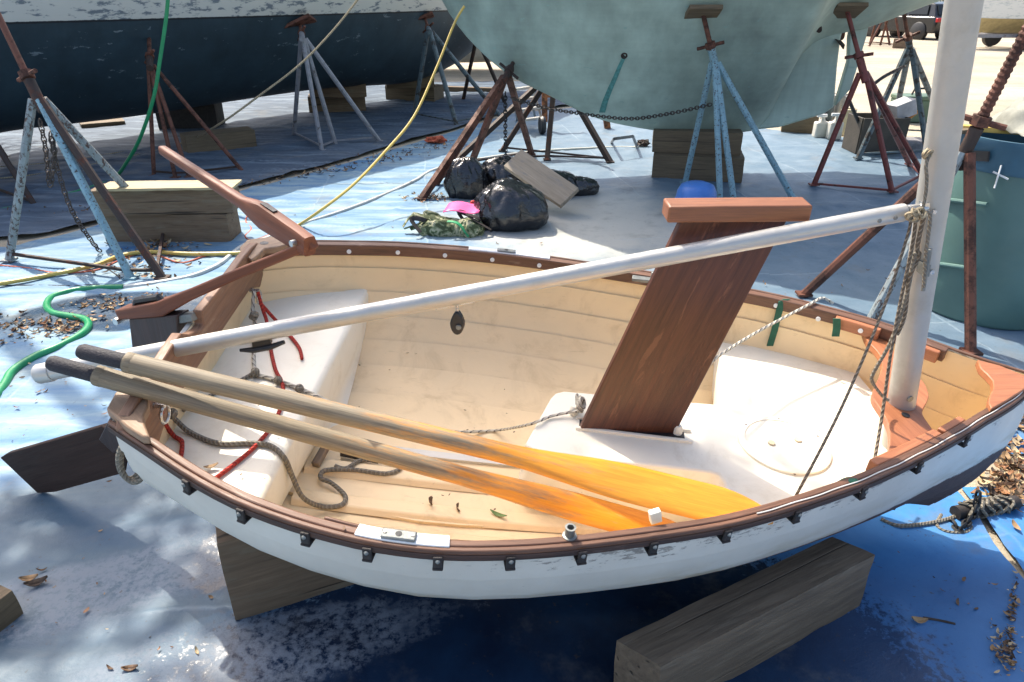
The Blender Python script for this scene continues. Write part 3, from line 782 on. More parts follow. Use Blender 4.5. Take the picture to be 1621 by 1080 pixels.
# black guard straps under the near rail
for px, py in ((303, 772), (388, 809), (488, 841), (584, 878), (693, 889), (806, 885), (918, 884), (1030, 876), (1146, 854), (1256, 829), (1361, 796), (1450, 755), (1525, 705)):
    x = DL(px, py, .40).x
    for _ in range(4):
        # refine so that the strap's outer foot lands on the pixel column
        b = halfb(x, -1); q = D(x, -(b + .02), sheer(x) - .03); dd = q - O
        sx = CX + F * dd.x / (dd.dot(V((0, CP, -SP)))); x += (px - sx) / 900
    e = 1e-3; b = halfb(x, -1); db = (halfb(x + e, -1) - halfb(x - e, -1)) / (2 * e)
    t_ = V((1, -db, 0)).normalized(); nn = V((-t_.y, t_.x, 0)); nn = nn if nn.y < 0 else -nn
    m = MB(); zt = sheer(x)
    c = V((x, -b, zt))
    m.box(D(*(c + nn * .0185 + V((0, 0, -.018)))), .018, .006, .028, (DR @ t_, DR @ nn, DR @ V((0, 0, 1))))
    m.box(D(*(c + nn * .010 + V((0, 0, -.0345)))), .020, .026, .005, (DR @ t_, DR @ nn, DR @ V((0, 0, 1))))
    st = m.build('guard_strap', M['black_strip'], dinghy, bevel=.002)
    m = MB(); m.lathe([(.005, .0), (.003, .003), (0, .004)], D(*(c + nn * .023 + V((0, 0, -.012)))), DR @ nn, 10, cap=False); m.build('strap_bolt', M['bronze'], st, smooth=True)
# white bungs along the far inwale
for px, py in ((556, 394), (631, 394), (705, 397), (780, 404), (855, 410), (1318, 499), (1399, 528), (1488, 562), (1243, 478)):
    x = DL(px, py, .41).x; b = halfb(x, 1)
    ins = -.0565 if px in (1318, 1399, 1488) else -.0335
    e = 1e-3; db = (halfb(x + e, 1) - halfb(x - e, 1)) / (2 * e); nn = V((db, -1, 0)).normalized()
    m = MB(); m.lathe([(.0078, 0), (.0078, .003), (.004, .0042), (0, .003)], D(*(V((x, b, sheer(x) - .018)) - nn * ins)), DR @ nn, 14, cap=False); m.build('rail_bung', M['white_pad'], dinghy, smooth=True)
# little tube oarlock stub on the near inwale
q = DL(901, 862, .41); x = q.x; c = V((x, -halfb(x, -1) + .016, sheer(x) + .004))
m = MB(); m.lathe([(.014, 0), (.014, .003), (.0095, .004), (.0095, .021), (.011, .024), (.007, .024), (.006, .008), (0, .008)], D(*c), DR @ V((0, 0, 1)), 20, cap=False)
m.build('oarlock_socket', M['bronze'], dinghy, smooth=True, angle=30)
q = DL(1015, 430, .40); x = q.x; c = V((x, halfb(x, 1) - .050, sheer(x) - .004))
m = MB(); m.box(D(*c), .09, .03, .012, (DR @ V((1, -.2, 0)).normalized(), DR @ V((.2, 1, 0)).normalized(), DR @ V((0, 0, 1)))); m.tube([D(*(c + V((.03, 0, 0)))), D(*(c + V((.03, 0, .03))))], .012, 10)
m.build('oarlock_socket', M['bronze'], dinghy, bevel=.002)
# ring bolts on the transom
for px, py, xx in ((404, 468, .055), (252, 652, .055)):
    d = DI @ ray(px, py); o_ = DI @ (O - DT); t = (xx - o_.x) / d.x; q = o_ + d * t
    ring = [D(*(q + V((.012 + .0 * math.cos(a), .021 * math.cos(a), .021 * math.sin(a) - .006)))) for a in [2 * math.pi * i / 18 for i in range(18)]]
    m = MB(); m.tube(ring, .0035, 6, closed=True); m.tube([D(*(q + V((-.015, 0, .018)))), D(*(q + V((.016, 0, .018))))], .007, 8)
    m.build('ring_bolt', M['steel'], dinghy, smooth=True)
# thin white cord on the near rail at the bow
pts = []
for i in range(30):
    x = 1.36 + (2.33 - 1.36) * i / 29; b = halfb(x, -1)
    pts.append(D(x, -(b + .004 + .0012 * math.sin(i * 1.7)), sheer(x) + .0085))
o = rope('cord', 'thin white cord lying along the near rail towards the bow', 'cord', pts, .0014, m_plain('white_cord', (.75, .73, .68), .8), 3, 5)

def liner_z(x, y):
    side = -1 if y < 0 else 1; s_ = min(.97, max(.0, x / L0)); lo, hi = 0.0, 1.0
    for _ in range(24):
        mm = (lo + hi) / 2
        if abs(sec(s_, mm, side, -.014).y) > abs(y): lo = mm
        else: hi = mm
    return sec(s_, lo, side, -.014).z
def DF(px, py, up=.0):
    """photo pixel -> world point on the inside of the hull"""
    d = DI @ ray(px, py); o_ = DI @ (O - DT); lo, hi = .9, 3.2
    # march from the camera until below the liner
    t = .9; step = .02
    while t < 3.2:
        p = o_ + d * t
        if 0 < p.x < 2.3 and p.z < .44 and p.z < liner_z(p.x, p.y) + up: break
        t += step
    lo, hi = t - step, t
    for _ in range(14):
        m_ = (lo + hi) / 2; p = o_ + d * m_
        if p.z < liner_z(p.x, p.y) + up: hi = m_
        else: lo = m_
    return D(*(o_ + d * hi))
# ================================================================== spars
M['rope_br'] = m_rope('brown_flecked_rope', (.13, .10, .07), (.28, .23, .17), .016)
M['rope_gy'] = m_rope('grey_rope', (.19, .17, .135), (.27, .24, .19), .012)
M['rope_wh'] = m_rope('white_flecked_rope', (.62, .58, .48), (.14, .12, .11), .03, .85, .8)
M['rope_red'] = m_rope('cord', (.45, .035, .02), (.28, .02, .015), .012)
M['rope_tan'] = m_rope('tan_rope', (.42, .35, .23), (.26, .2, .12), .02)
mb0 = DL(1427, 638, ZM + .012); mt = DC(1526, 0, mb0.y)
md = (mt - mb0).normalized(); foot = mb0 - md * .33
mtop = mb0 + md * 3.4
mast = thing('mast', D(*foot), 'thick pale aluminium mast standing upright through the orange mast thwart', 'mast')
prof = [(.0, -.0), (.034, 0), (.035, .02), (.035, 3.6), (.032, 3.75), (0, 3.75)]
MB().lathe(prof, D(*foot), DR @ md, 32, cap=False).build('spar', M['mast_white'], mast, smooth=True, angle=40)
def mastpt(z_l, ang=0.0, r=.0355):
    """point on the mast at local height z, angle 0 = aft, 90 = near side"""
    p = mb0 + md * ((z_l - mb0.z) / md.z)
    return D(*(p + V((-math.cos(R_(ang)) * r, -math.sin(R_(ang)) * r, 0))))
# cleat on the mast (near side, low) + gooseneck
cz = DC(1462, 425, mb0.y - .038)
m = MB(); c = D(*cz); up = DR @ md; ax = (DR @ V((1, 0, 0)), DR @ V((0, 1, 0)), up)
m.tube([c - up * .055 + V((0, -.012, 0)), c + up * .055 + V((0, -.012, 0))], [.005, .006], 8); m.box(c, .016, .03, .03, ax)
m.build('cleat', M['bronze'], mast, smooth=True)
MB().lathe([(.006, 0), (.006, .006), (0, .006)], D(*DC(1474, 430, mb0.y - .034)), DR @ V((0, -1, 0)), 10, cap=False).build('bolt', M['steel'], mast)
MB().lathe([(.005, 0), (.005, .006), (0, .006)], D(*DC(1478, 335, mb0.y - .034)), DR @ V((0, -1, 0)), 10, cap=False).build('bolt', M['steel'], mast)
MB().lathe([(.009, 0), (.009, .004), (.0, .004)], D(*DC(1440, 631, mb0.y - .034)), DR @ V((.3, -1, 0)), 12, cap=False).build('bolt', M['bronze'], mast)
gz = DC(1446, 330, mb0.y - .02)
# boom
ya, yb = mb0.y - .02, -.20
bA = DC(1432, 336, ya); bE = DC(62, 592, yb)
b_ax = (bE - bA).normalized(); bl = (bE - bA).length
mid = D(*((bA + bE) / 2))
boom = thing('boom', D(*bA), 'slim pale aluminium boom slanting from the mast down across the dinghy to the stern', 'boom')
MB().lathe([(.0, 0), (.020, 0), (.0212, .006), (.0212, bl - .01), (.020, bl), (0, bl)], D(*bA), DR @ b_ax, 28, cap=False).build('spar', M['alu'], boom, smooth=True, angle=40)
def boomat(px, py, r=.0255, down=True):
    # parameter along the boom nearest to photo pixel x
    best = None
    for i in range(400):
        p = bA + b_ax * (bl * i / 399); w_ = D(*p) - O; sx = CX + F * w_.x / w_.dot(V((0, CP, -SP)))
        if best is None or abs(sx - px) < best[0]: best = (abs(sx - px), p)
    return best[1]
# white end fitting, rivets
m = MB(); m.tube([D(*(bA - b_ax * .004)), D(*(bA - b_ax * .05))], [.017, .012], 10); m.box(D(*(bA - b_ax * .05)), .03, .02, .03)
m.build('gooseneck', M['steel'], boom, smooth=True)
for px in (1410, 1384):
    p = boomat(px, 0); MB().lathe([(.0055, 0), (.004, .003), (0, .004)], D(*(p + V((0, -.0205, 0)))), DR @ V((0, -1, 0)), 10, cap=False).build('rivet', M['bronze'], boom, smooth=True)
MB().lathe([(.0235, -.004), (.0245, .0), (.0245, .03), (.022, .034)], D(*(bE - b_ax * .03)), DR @ b_ax, 20).build('end_cap', M['alu'], boom, smooth=True, angle=40)
# black horn cleat hanging under the boom
p = boomat(415, 540); dn = V((0, -.35, -1)).normalized()
c = p + dn * .030
m = MB(); m.box(D(*(p + dn * .024)), .045, .014, .014, (DR @ b_ax, DR @ V((0, 1, 0)), DR @ V((0, 0, 1)))); m.tube([D(*(c - b_ax * .055 + dn * .004)), D(*(c - b_ax * .02 + dn * .010)), D(*(c + b_ax * .02 + dn * .010)), D(*(c + b_ax * .055 + dn * .004))], [.005, .008, .008, .004], 8)
m.build('horn_cleat', M['black'], boom, smooth=True)
# pulley block
p = boomat(724, 470) + V((0, -.005, -.0215)); pd = DI @ V((0, 0, -1))
pb = MB(); a = p; 
pb.tube([D(*a), D(*(a + pd * .018))], .004, 8)
def drop(c, w, h, th):
    pts = []
    for i in range(20):
        an = 2 * math.pi * i / 20; yy = math.cos(an); xx = math.sin(an) * w * (1.0 - .35 * max(0, yy))
        pts.append(c + V((xx, 0, yy * h)))
    return pts
cw = D(*(a + pd * .046))
mp = MB(); mp.prism(drop(cw, .017, .031, .02), (.15, 1, 0), .020)
blk = mp.build('pulley_block', M['black'], boom, bevel=.004, smooth=True)
pb.build('shackle', M['steel'], blk)
MB().lathe([(.007, 0), (.006, .003), (0, .003)], cw + V((.003, -.012, -.008)), (-.15, -1, 0), 14, cap=False).build('sheave_pin', M['bronze'], blk)
m = MB(); m.tube([D(*(boomat(690, 480) + V((0, -.004, -.0225)))), D(*(boomat(752, 470) + V((0, -.004, -.0225))))], .003, 6); m.build('bail', M['steel'], boom)

# ================================================================== daggerboard
yB = (pA.y + pB.y) / 2
q = [DC(px, py, yB) for px, py in ((915, 682), (1060, 698), (1250, 335), (1082, 335))]
ext = 0.16
lowA = q[0] + (q[0] - q[3]).normalized() * ext; lowB = q[1] + (q[1] - q[2]).normalized() * ext
db = thing('daggerboard', D(*q[0]), 'dark mahogany daggerboard raised in its slot, leaning forward behind the boom', 'daggerboard')
gdir = DR @ (q[3] - q[0]).normalized()
MB().prism([D(*lowA), D(*lowB), D(*q[2]), D(*q[3])], DR @ V((0, 1, 0)), .022, gdir).build('board', M['mahog_dark'], db, bevel=.004)
c4 = [DC(px, py, yB - .03) for px, py in ((1058, 356), (1283, 354), (1282, 322), (1060, 324))]
cx_ = (c4[1] - c4[0]).normalized(); cz_ = V((0, 1, 0)).cross(cx_) * -1
ctr = (c4[0] + c4[1] + c4[2] + c4[3]) / 4 + V((0, .03, 0))
hgt = ((c4[3] - c4[0]).length + (c4[2] - c4[1]).length) / 2
MB().box(D(*ctr), (c4[1] - c4[0]).length, .066, hgt * .80, (DR @ cx_, DR @ V((0, 1, 0)), DR @ cx_.cross(V((0, 1, 0))))).build('cap', M['cap_wood'], db, bevel=.005)

# ================================================================== oars
def oar_mat(worn):
    t = NT('worn_oar' if worn else 'varnished_oar'); v = t.mapped('gr', (2.2, 26, 26)); x, y, z = t.xyz(t.coord('gr'))
    g = t.noise(v, 3, 6, .65, .5); fine = t.noise(t.mapped('gr', (5, 150, 150)), 2, 3, .6)
    varn = t.ramp(g, [(.25, (.52, .185, .014)), (.7, (.75, .31, .025))])
    bare = t.ramp(t.math('ADD', t.math('MULTIPLY', g, .5), t.math('MULTIPLY', fine, .5)), [(.35, (.135, .105, .068)), (.65, (.30, .24, .155))])
    n = t.noise(t.mapped('gr', (2.2, 14, 14)), 3.0, 7, .7)
    f = t.sstep(t.math('ADD', t.math('MULTIPLY', t.math('SUBTRACT', x, .90 if worn else .80), 1.3), t.math('MULTIPLY', t.math('SUBTRACT', n, .5), 2.2)), -.30, .35)
    gouge = t.sstep(n, .62, .70)
    col = t.mix(f, bare, varn); col = t.mix(t.math('MULTIPLY', gouge, .55 if worn else .12), col, (.45, .35, .2))
    return t.set(col, t.math('SUBTRACT', .62, t.math('MULTIPLY', f, .25)), 0, fine, .3, .002)
M['oar'] = oar_mat(False); M['oar_worn'] = oar_mat(True); M['grip'] = m_plain('dark_rubber_grip', (.022, .020, .026), .7, 0, .3, 30, 'world', .5)
def oar(label, a, b, up, OM, blade_l=.62, r0=.022, bw=.070, grip=.115):
    """a = grip end, b = blade tip (world); up = blade face normal"""
    a, b = V(a), V(b); x = (b - a).normalized(); Ln = (b - a).length
    up = V(up); up = (up - x * up.dot(x)).normalized(); s = up.cross(x).normalized()
    r = thing('oar', (a + b) / 2, label, 'oar', 'oars laid in the dinghy')
    secs = []; gs = []; N = 70; seg = 20
    for i in range(N + 1):
        t = grip * .9 + (Ln - grip * .9) * i / N
        u = max(0, (t - (Ln - blade_l)) / blade_l)
        rr = r0 * (1.0 - .10 * max(0, (t / Ln - .45)))
        if u <= 0: wx, wy = rr, rr
        else:
            k = u * u * (3 - 2 * u); k2 = min(1, u / .55); k2 = k2 * k2 * (3 - 2 * k2)
            wx = rr + (bw - rr) * k2; wy = rr + (.0075 - rr) * min(1, u / .6)
            if u > .80: wx *= max(.30, 1 - ((u - .80) / .235) ** 2.0)
        ring = []
        for j in range(seg):
            an = 2 * math.pi * j / seg; ca, sa = math.cos(an), math.sin(an)
            e = .9
            cy = math.copysign(abs(ca) ** e, ca) * wx; cz = math.copysign(abs(sa) ** e, sa) * wy
            ring.append(a + x * t + s * cy + up * cz); gs.append((t, cy, cz))
        secs.append(ring)
    MB().loft(secs, close=True, cap=True, gs=gs).build('shaft_and_blade', M[OM], r, smooth=True, angle=50)
    MB().lathe([(0, 0), (r0 * .62, .002), (r0 * .80, .010), (r0 * .80, grip - .012), (r0 * .78, grip)], a, x, 20, cap=False).build('grip', M['grip'], r, smooth=True)
    MB().lathe([(r0 * .86, grip - .012), (r0 * 1.06, grip - .008), (r0 * 1.06, grip + .004), (r0 * .9, grip + .01)], a, x, 20).build('collar', M[OM], r, smooth=True)
    return r
ZO = .545
o1a = DL(124, 555, .60); o1b = DL(1222, 820, .365)
o2a = DL(76, 573, .565); o2b = DL(1112, 858, .245)
oar('upper oar with clean amber blade, lying nearer the daggerboard', D(*o1a), D(*o1b), V((-.05, -.30, .95)), 'oar', .64, .0215, .050)
oar('lower oar with worn, scuffed blade, lying nearest the near rail', D(*o2a), D(*o2b), V((0.0, -.40, .91)), 'oar_worn', .62, .0215, .036)
q = DL(1026, 832, .37); x_ = q.x
m = MB(); c = D(x_, -halfb(x_, -1) + .035, sheer(x_) + .012)
tag(m.box(c, .024, .014, .030, (V((.95, .2, .2)).normalized(), V((-.2, .95, .1)).normalized(), V((-.2, -.1, .95)).normalized())).build('wood_wedge', M['ivory'], None, bevel=.002), 'small pale block tucked against the near rail beside an oar blade', 'wedge')

# ================================================================== rudder with tiller
rp = V((-1.0, 1.72, 0)); rd = V((-.94, .34, 0)).normalized(); rn = V((rd.y, -rd.x, 0))
def RP(px, py): return PPL(px, py, rp, rn)
rud = thing('rudder', V((-1.68, 1.99, 0)), 'dark brown rudder hung on the transom, one blade corner touching the ground', 'rudder')
bl_ = [RP(*p) for p in ((5, 722), (14, 716), (165, 672), (205, 690), (196, 747), (92, 776), (64, 778))]
MB().prism(bl_, rn, .024, (bl_[2] - bl_[0])).build('blade', m_wood('rudder_wood', (.030, .016, .012), (.060, .034, .026), .7, 1.0, 'gr', None, .6, .8, .2, spec=.2), rud, bevel=.003)
hd = [RP(*p) for p in ((216, 500), (286, 496), (292, 545), (262, 600), (225, 640), (165, 672), (205, 695), (250, 640))]
hp = [RP(*p) for p in ((214, 500), (290, 494), (292, 548), (225, 700), (188, 712), (165, 690), (222, 580))]
MB().prism(hp, rn, .045, V((0, 0, 1))).build('head', m_wood('rudder_head_wood', (.025, .014, .012), (.06, .032, .026), .5, 1.0, 'gr'), rud, bevel=.004)
def TPT(px, py, k):
    """tiller runs forward in the vertical plane through the rudder head, curving up"""
    return PPL(px, py, rp, rn)
tl = [(196, 494, .020), (250, 487, .027), (262, 485, .028), (300, 467, .020), (380, 432, .017), (440, 408, .016), (475, 393, .016), (497, 385, .018)]
secs = []; gs = []
pts = [RP(a, b) for a, b, c in tl]
for i, (p, (a, b, c)) in enumerate(zip(pts, tl)):
    d = (pts[min(i + 1, len(pts) - 1)] - pts[max(i - 1, 0)]).normalized(); up = (V((0, 0, 1)) - d * d.z).normalized(); sd = d.cross(up)
    wv = .014 if i > 2 else .026
    c *= .72
    secs.append([p + sd * wv * sx + up * c * sz for sx, sz in ((-1, -1), (1, -1), (1, 1), (-1, 1))]); gs += [(i * .07, sx * wv, sz * c) for sx, sz in ((-1, -1), (1, -1), (1, 1), (-1, 1))]
til = MB().loft(secs, close=True, cap=True, gs=gs).build('tiller', M['tiller'], rud, bevel=.004)
p = RP(235, 477) + V((0, 0, .012)); d = (pts[2] - pts[0]).normalized()
MB().tube([p - d * .055 - V((0, 0, .030)), p - d * .042 - V((0, 0, .006)), p + d * .042 - V((0, 0, .006)), p + d * .058 - V((0, 0, .030))], .011, 8).build('tiller_pin', M['black'], til, smooth=True)
MB().tube([RP(196, 503) - rn * .03, RP(196, 503) + rn * .03], .010, 8).build('pintle_bolt', M['steel'], rud, smooth=True)
MB().bar(RP(278, 505), RP(310, 500) , .03, .022).build('gudgeon', M['bronze'], rud, bevel=.003)
# tiller extension, folded back from the joint at the tiller's end
J = RP(478, 388) + V((0, 0, .01))
# extension rises aft and to far side: choose the plane through J seen face-on
E_ = PY(258, 238, J.y + .42)
dd = (J - E_).normalized(); up = V((0, 0, 1)); sd = dd.cross(up).normalized(); up = sd.cross(dd)
prof = [(-.012, .009, .010), (0.0, .011, .012), (.05, .012, .012), (.45, .013, .013), (.62, .013, .014), (.69, .016, .024), (.76, .017, .033), (.90, .016, .029), (.99, .016, .027), (1.05, .016, .024)]
Lx = (J - E_).length; secs = []; gs = []
for t, wv, hv in prof:
    c = E_ + dd * (t * Lx)
    ring = []
    for k in range(12):
        an = 2 * math.pi * k / 12; ca, sa = math.cos(an), math.sin(an)
        ca = math.copysign(abs(ca) ** .4, ca); sa = math.copysign(abs(sa) ** .4, sa)
        ring.append(c + sd * ca * wv + up * sa * hv); gs.append((t, ca * wv, sa * hv))
    secs.append(ring)
ext_ = MB().loft(secs, close=True, cap=True, gs=gs).build('tiller_extension', M['tiller'], rud, smooth=True, angle=50)
c = E_ + dd * (.80 * Lx) 
MB().box(c + up * .028, .055, .012, .012, (dd, sd, up)).build('slot', M['black'], ext_)
MB().tube([J - sd * .028, J + sd * .028], .008, 10).build('pivot_bolt', M['steel'], ext_, smooth=True)

# ================================================================== ropes and straps in the dinghy
# halyards from the gooseneck
def near_mast(z_l, off=.045, ang=20): return mastpt(z_l, ang, off)
gp = [DC(1446, 345, mb0.y - .05), DC(1425, 400, mb0.y - .06)]
def rp2(lst): return [D(*DC(px, py, y)) for px, py, y in lst]
y0 = mb0.y - .05
rope('halyard', 'long thin brown line running from the gooseneck down to the near rail', 'rope', rp2([(1441, 345, y0), (1437, 372, y0), (1398, 490, y0 - .08), (1330, 650, y0 - .22), (1252, 800, y0 - .34)]), .0033, M['rope_br'])
rope('halyard', 'brown line hanging from the gooseneck past the mast foot to the seat edge', 'rope', rp2([(1450, 345, y0), (1444, 390, y0), (1425, 480, y0), (1410, 560, y0 - .04), (1396, 660, y0 - .1), (1382, 742, y0 - .2)]), .0040, M['rope_br'])
rope('halyard', 'loose loop of grey brown line beside the mast above the thwart', 'rope', rp2([(1449, 400, y0), (1432, 480, y0), (1408, 545, y0), (1383, 590, y0), (1381, 605, y0), (1396, 626, y0), (1406, 634, y0)]), .0045, M['rope_gy'])
rope('halyard', 'pale line knotted high on the mast and led down to the gooseneck', 'rope', rp2([(1471, 246, y0 + .01), (1466, 262, y0), (1467, 290, y0), (1460, 330, y0), (1440, 345, y0 - .01), (1450, 350, y0 - .01), (1472, 338, y0 - .01), (1466, 400, y0 - .01), (1462, 455, y0 - .01)]), .0040, M['rope_gy'])
rope('halyard', 'dark line hanging from the gooseneck close along the mast', 'rope', rp2([(1462, 345, y0 - .01), (1452, 392, y0), (1455, 405, y0), (1440, 440, y0), (1432, 500, y0), (1420, 530, y0)]), .0048, M['rope_br'])
for lab, spots in (('knotted tan lashing where the boom meets the mast', ((1444, 340, y0 - .01, .019), (1456, 338, y0 - .01, .017))), ('small tan knot tied on the mast well above the boom', ((1470, 244, y0 + .01, .014),))):
    m = MB()
    for px, py, yy, r in spots:
        c = D(*DC(px, py, yy))
        for j in range(3):
            ax = V((random.uniform(-1, 1), random.uniform(-1, 1), random.uniform(.1, 1))).normalized(); e = ax.orthogonal().normalized(); f = ax.cross(e)
            m.tube([c + e * math.cos(a) * r * .6 + f * math.sin(a) * r * .6 + ax * .006 * (j - 1) for a in [2 * math.pi * i / 14 for i in range(14)]], .0036, 6, closed=True)
    tag(m.build('lashing', M['rope_tan'], None, smooth=True), lab, 'lashing')
# white control line by the trunk (two ends)
ZT2 = ZT + .008
rope('control_line', 'white flecked line running from the trunk aft into the bilge', 'rope', [D(*DL(922, 650, ZT + .03)), D(*DL(900, 653, ZT + .015)), D(*DL(870, 660, ZT2)), D(*DL(838, 672, ZT2 - .01)), DF(790, 681, .012), DF(740, 684, .012), DF(700, 683, .012)], .0048, M['rope_wh'])
rope('control_line', 'white flecked line stretched from behind the daggerboard up to the far rail', 'rope', [D(*DC(1120, 580, .02)), D(*DC(1140, 562, .06)), D(*DC(1200, 525, .22)), D(*DC(1285, 480, .40)), D(*DC(1302, 472, .455)), D(*DC(1318, 480, .47))], .0048, M['rope_wh'])
m = MB()
for j in range(5):
    c = D(*DL(918 + (j - 2) * 2, 644 - abs(j - 2) * 3, ZT + .02 + .008 * j))
    ax = V((random.uniform(-1, 1), random.uniform(-.3, .3), random.uniform(-.3, .3))).normalized(); e = V((0, 0, 1)) - ax * ax.z; e.normalize(); f = ax.cross(e)
    m.tube([c + e * math.cos(a) * (.028 if j < 2 else .016) + f * math.sin(a) * .012 for a in [2 * math.pi * i / 16 for i in range(16)]], .0048, 6, closed=True)
tag(m.build('rope_knot', M['rope_wh'], None, smooth=True), 'white flecked rope knot with a loop on the trunk beside the daggerboard', 'knot')
# grey painter across the stern seat to the floor
def on(lst): return [D(*DL(px, py, z)) for px, py, z in lst]
rope('painter', 'grey rope from the near ring bolt across the stern seat onto the floor', 'rope', on([(250, 655, .42), (272, 660, .33), (300, 684, .302), (345, 702, .302), (395, 702, .302), (428, 706, .302), (450, 725, .29), (463, 755, .22), (480, 788, .16)]) + [DF(x, y, .016) for x, y in ((510, 802), (540, 800), (546, 785), (525, 765), (508, 757), (515, 745), (560, 744), (610, 750), (633, 742), (625, 734), (575, 728), (548, 742), (530, 738))], .0068, M['rope_gy'])
rope('bridle', 'pale knotted bridle rope from the far ring bolt across the stern seat', 'rope', on([(402, 462, .40), (400, 490, .36), (403, 505, .34), (402, 545, .302), (404, 588, .302), (425, 598, .302), (450, 606, .302), (490, 622, .302), (515, 634, .30), (532, 642, .27)]), .0058, M['rope_wh'])
rope('bridle', 'short grey rope end under the oars on the stern seat', 'rope', on([(404, 588, .304), (390, 597, .302), (360, 612, .302), (330, 628, .302), (290, 650, .32)]), .0055, M['rope_gy'])
for px, py, z, r, lab in ((402, 500, .36, .02, 'grey knot on the bridle just below the far ring bolt'), (404, 590, .31, .018, 'grey knot joining the ropes in the middle of the stern seat'), (440, 602, .31, .013, 'small dark knot where the red cord crosses the bridle'), (474, 615, .31, .013, 'small grey knot on the bridle close to the seat edge'), (272, 655, .36, .016, 'grey knot at the near ring bolt')):
    c = D(*DL(px, py, z)); m = MB()
    for j in range(3):
        ax = V((random.uniform(-1, 1), random.uniform(-1, 1), random.uniform(-1, 1))).normalized(); e = ax.orthogonal().normalized(); f = ax.cross(e)
        m.tube([c + e * math.cos(a) * r * .55 + f * math.sin(a) * r * .55 for a in [2 * math.pi * i / 12 for i in range(12)]], .0055, 6, closed=True)
    tag(m.build('rope_knot', M['rope_gy'], None, smooth=True), lab, 'knot', 'knots in the stern ropes')
rope('cord', 'red cord hanging from the far ring bolt down over the stern seat', 'cord', on([(408, 462, .41), (416, 490, .36), (423, 512, .33), (428, 550, .302), (436, 585, .302), (444, 600, .304), (448, 615, .302), (446, 640, .302), (430, 675, .302), (395, 715, .302), (340, 758, .302)]), .0055, M['rope_red'])
rope('cord', 'short red cord end lying on the stern seat near the boom', 'cord', on([(412, 480, .38), (430, 500, .33), (448, 520, .302), (462, 535, .302), (474, 552, .302), (478, 568, .302)]), .0055, M['rope_red'])
rope('cord', 'dark red cord tied to the near ring bolt beside the quarter knee', 'cord', on([(255, 650, .42), (262, 672, .34), (275, 690, .302), (288, 700, .302), (286, 725, .302)]), .0058, M['rope_red'])
# green webbing straps on the far rail, one on the near rail
M['green'] = m_plain('dark_green_webbing', (.012, .10, .06), .7, 0, .3, 40)
def strap(label, pts, w_=.026):
    m = MB(); pts = [V(p) for p in pts]; secs = []
    for i, p in enumerate(pts):
        secs.append([p - V((w_ / 2, 0, 0)), p + V((w_ / 2, 0, 0)), p + V((w_ / 2, .004, 0)), p - V((w_ / 2, -.004, 0))])
    m.loft(secs, close=True, cap=True)
    o = m.build('strap', M['green'], None, smooth=True); return tag(o, label, 'strap', 'green straps on the rails')
yy = .415
strap('longer green webbing strap hanging inside the far rail', rp2([(1246, 474, .43), (1238, 478, .425), (1232, 500, .42), (1226, 525, .415), (1219, 548, .41)]), .022)
strap('short green webbing tab hanging below the far rail block', rp2([(1325, 505, .30), (1325, 520, .30), (1323, 533, .295)]), .024)
m = MB(); a = D(*DL(1310, 780, .36)); b = D(*DL(1352, 762, .40)); m.sheet(6, 4, lambda u, v: a.lerp(b, u) + V((.01 * v, .035 * (v - .5), .014 * math.sin(u * 3) + .006 * math.sin(v * 5))))
tag(m.build('strap', M['green'], None, smooth=True, solid=.004), 'crumpled green strap lying on the seat at the near rail', 'strap', 'green straps on the rails')
# short wooden prop stick on the floor, black tube handle
tag(MB().bar(DF(499, 737, .02), DF(520, 700, .04), .022, .02).build('wood_stick', M['timber'], None, bevel=.003), 'short weathered stick leaning against the stern seat front', 'stick')
tag(MB().tube([DF(540, 716, .014), DF(570, 722, .014), DF(600, 728, .014)], .012, 8).build('metal_tube', M['black_strip'], None, smooth=True), 'short dark tube lying on the floor beneath the oars', 'tube')
# coil hanging over the near quarter
m = MB(); cpt = D(.06, -.545, .40)
for j in range(3):
    pts = []
    for i in range(22):
        a = 2 * math.pi * i / 22
        q = PY(205 + 18 * math.cos(a) * (1 + .1 * j) + 4 * j, 728 + (30 + 3 * j) * math.sin(a), 1.35 - .004 * j + .012 * math.cos(a + j))
        pts.append(q)
    m.tube(pts, .0062, 6, closed=True)
tag(m.build('rope_coil', M['rope_gy'], None, smooth=True), 'coil of grey rope hung over the near stern quarter', 'rope')
# leaves and seed pods inside the boat
M['leaf'] = m_plain('dry_leaf', (.145, .08, .042), .7, 0, .5, 20); M['leaf_g'] = m_plain('green_leaf', (.14, .22, .05), .5, 0, .3, 20); M['leaf_t'] = m_plain('tan_leaf', (.34, .21, .10), .7, 0, .4, 20)
def leaf(m, c, L_, W_, ang, up=V((0, 0, 1)), curl=.3):
    up = V(up).normalized(); x = V((math.cos(ang), math.sin(ang), 0)); x = (x - up * x.dot(up)).normalized(); y = up.cross(x)
    secs = []
    for i in range(6):
        t = i / 5; w_ = W_ * math.sin(math.pi * (t * .92 + .04)) ** .8; cz = curl * L_ * (t - .5) ** 2 * 2
        secs.append([c + x * L_ * (t - .5) + y * w_ * .5 * k + up * (cz + abs(k) * curl * W_ * .5 + .003) for k in (-1, 0, 1)])
    return m.loft(secs)
for label, px, py, z, L_, W_, an, mt_, up in (('brown seed leaf standing on the boat floor, left of the pair', 678, 795, .055, .045, .020, 1.2, 'leaf', (.9, .2, .4)), ('brown seed leaf standing on the boat floor, right of the pair', 721, 805, .055, .042, .016, 1.3, 'leaf', (.95, .2, .3)), ('narrow green leaf on the boat floor by the trunk', 789, 817, .05, .052, .014, -.5, 'leaf_g', (0, 0, 1)), ('tan leaf on the stern seat', 335, 741, .30, .032, .014, .5, 'leaf_t', (0, 0, 1))):
    tag(leaf(MB(), DF(px, py, .012) if z < .1 else D(*DL(px, py, z)), L_, W_, an, V(up)).build('fallen_leaf', M[mt_], None, smooth=True, solid=.001), label, 'leaf')
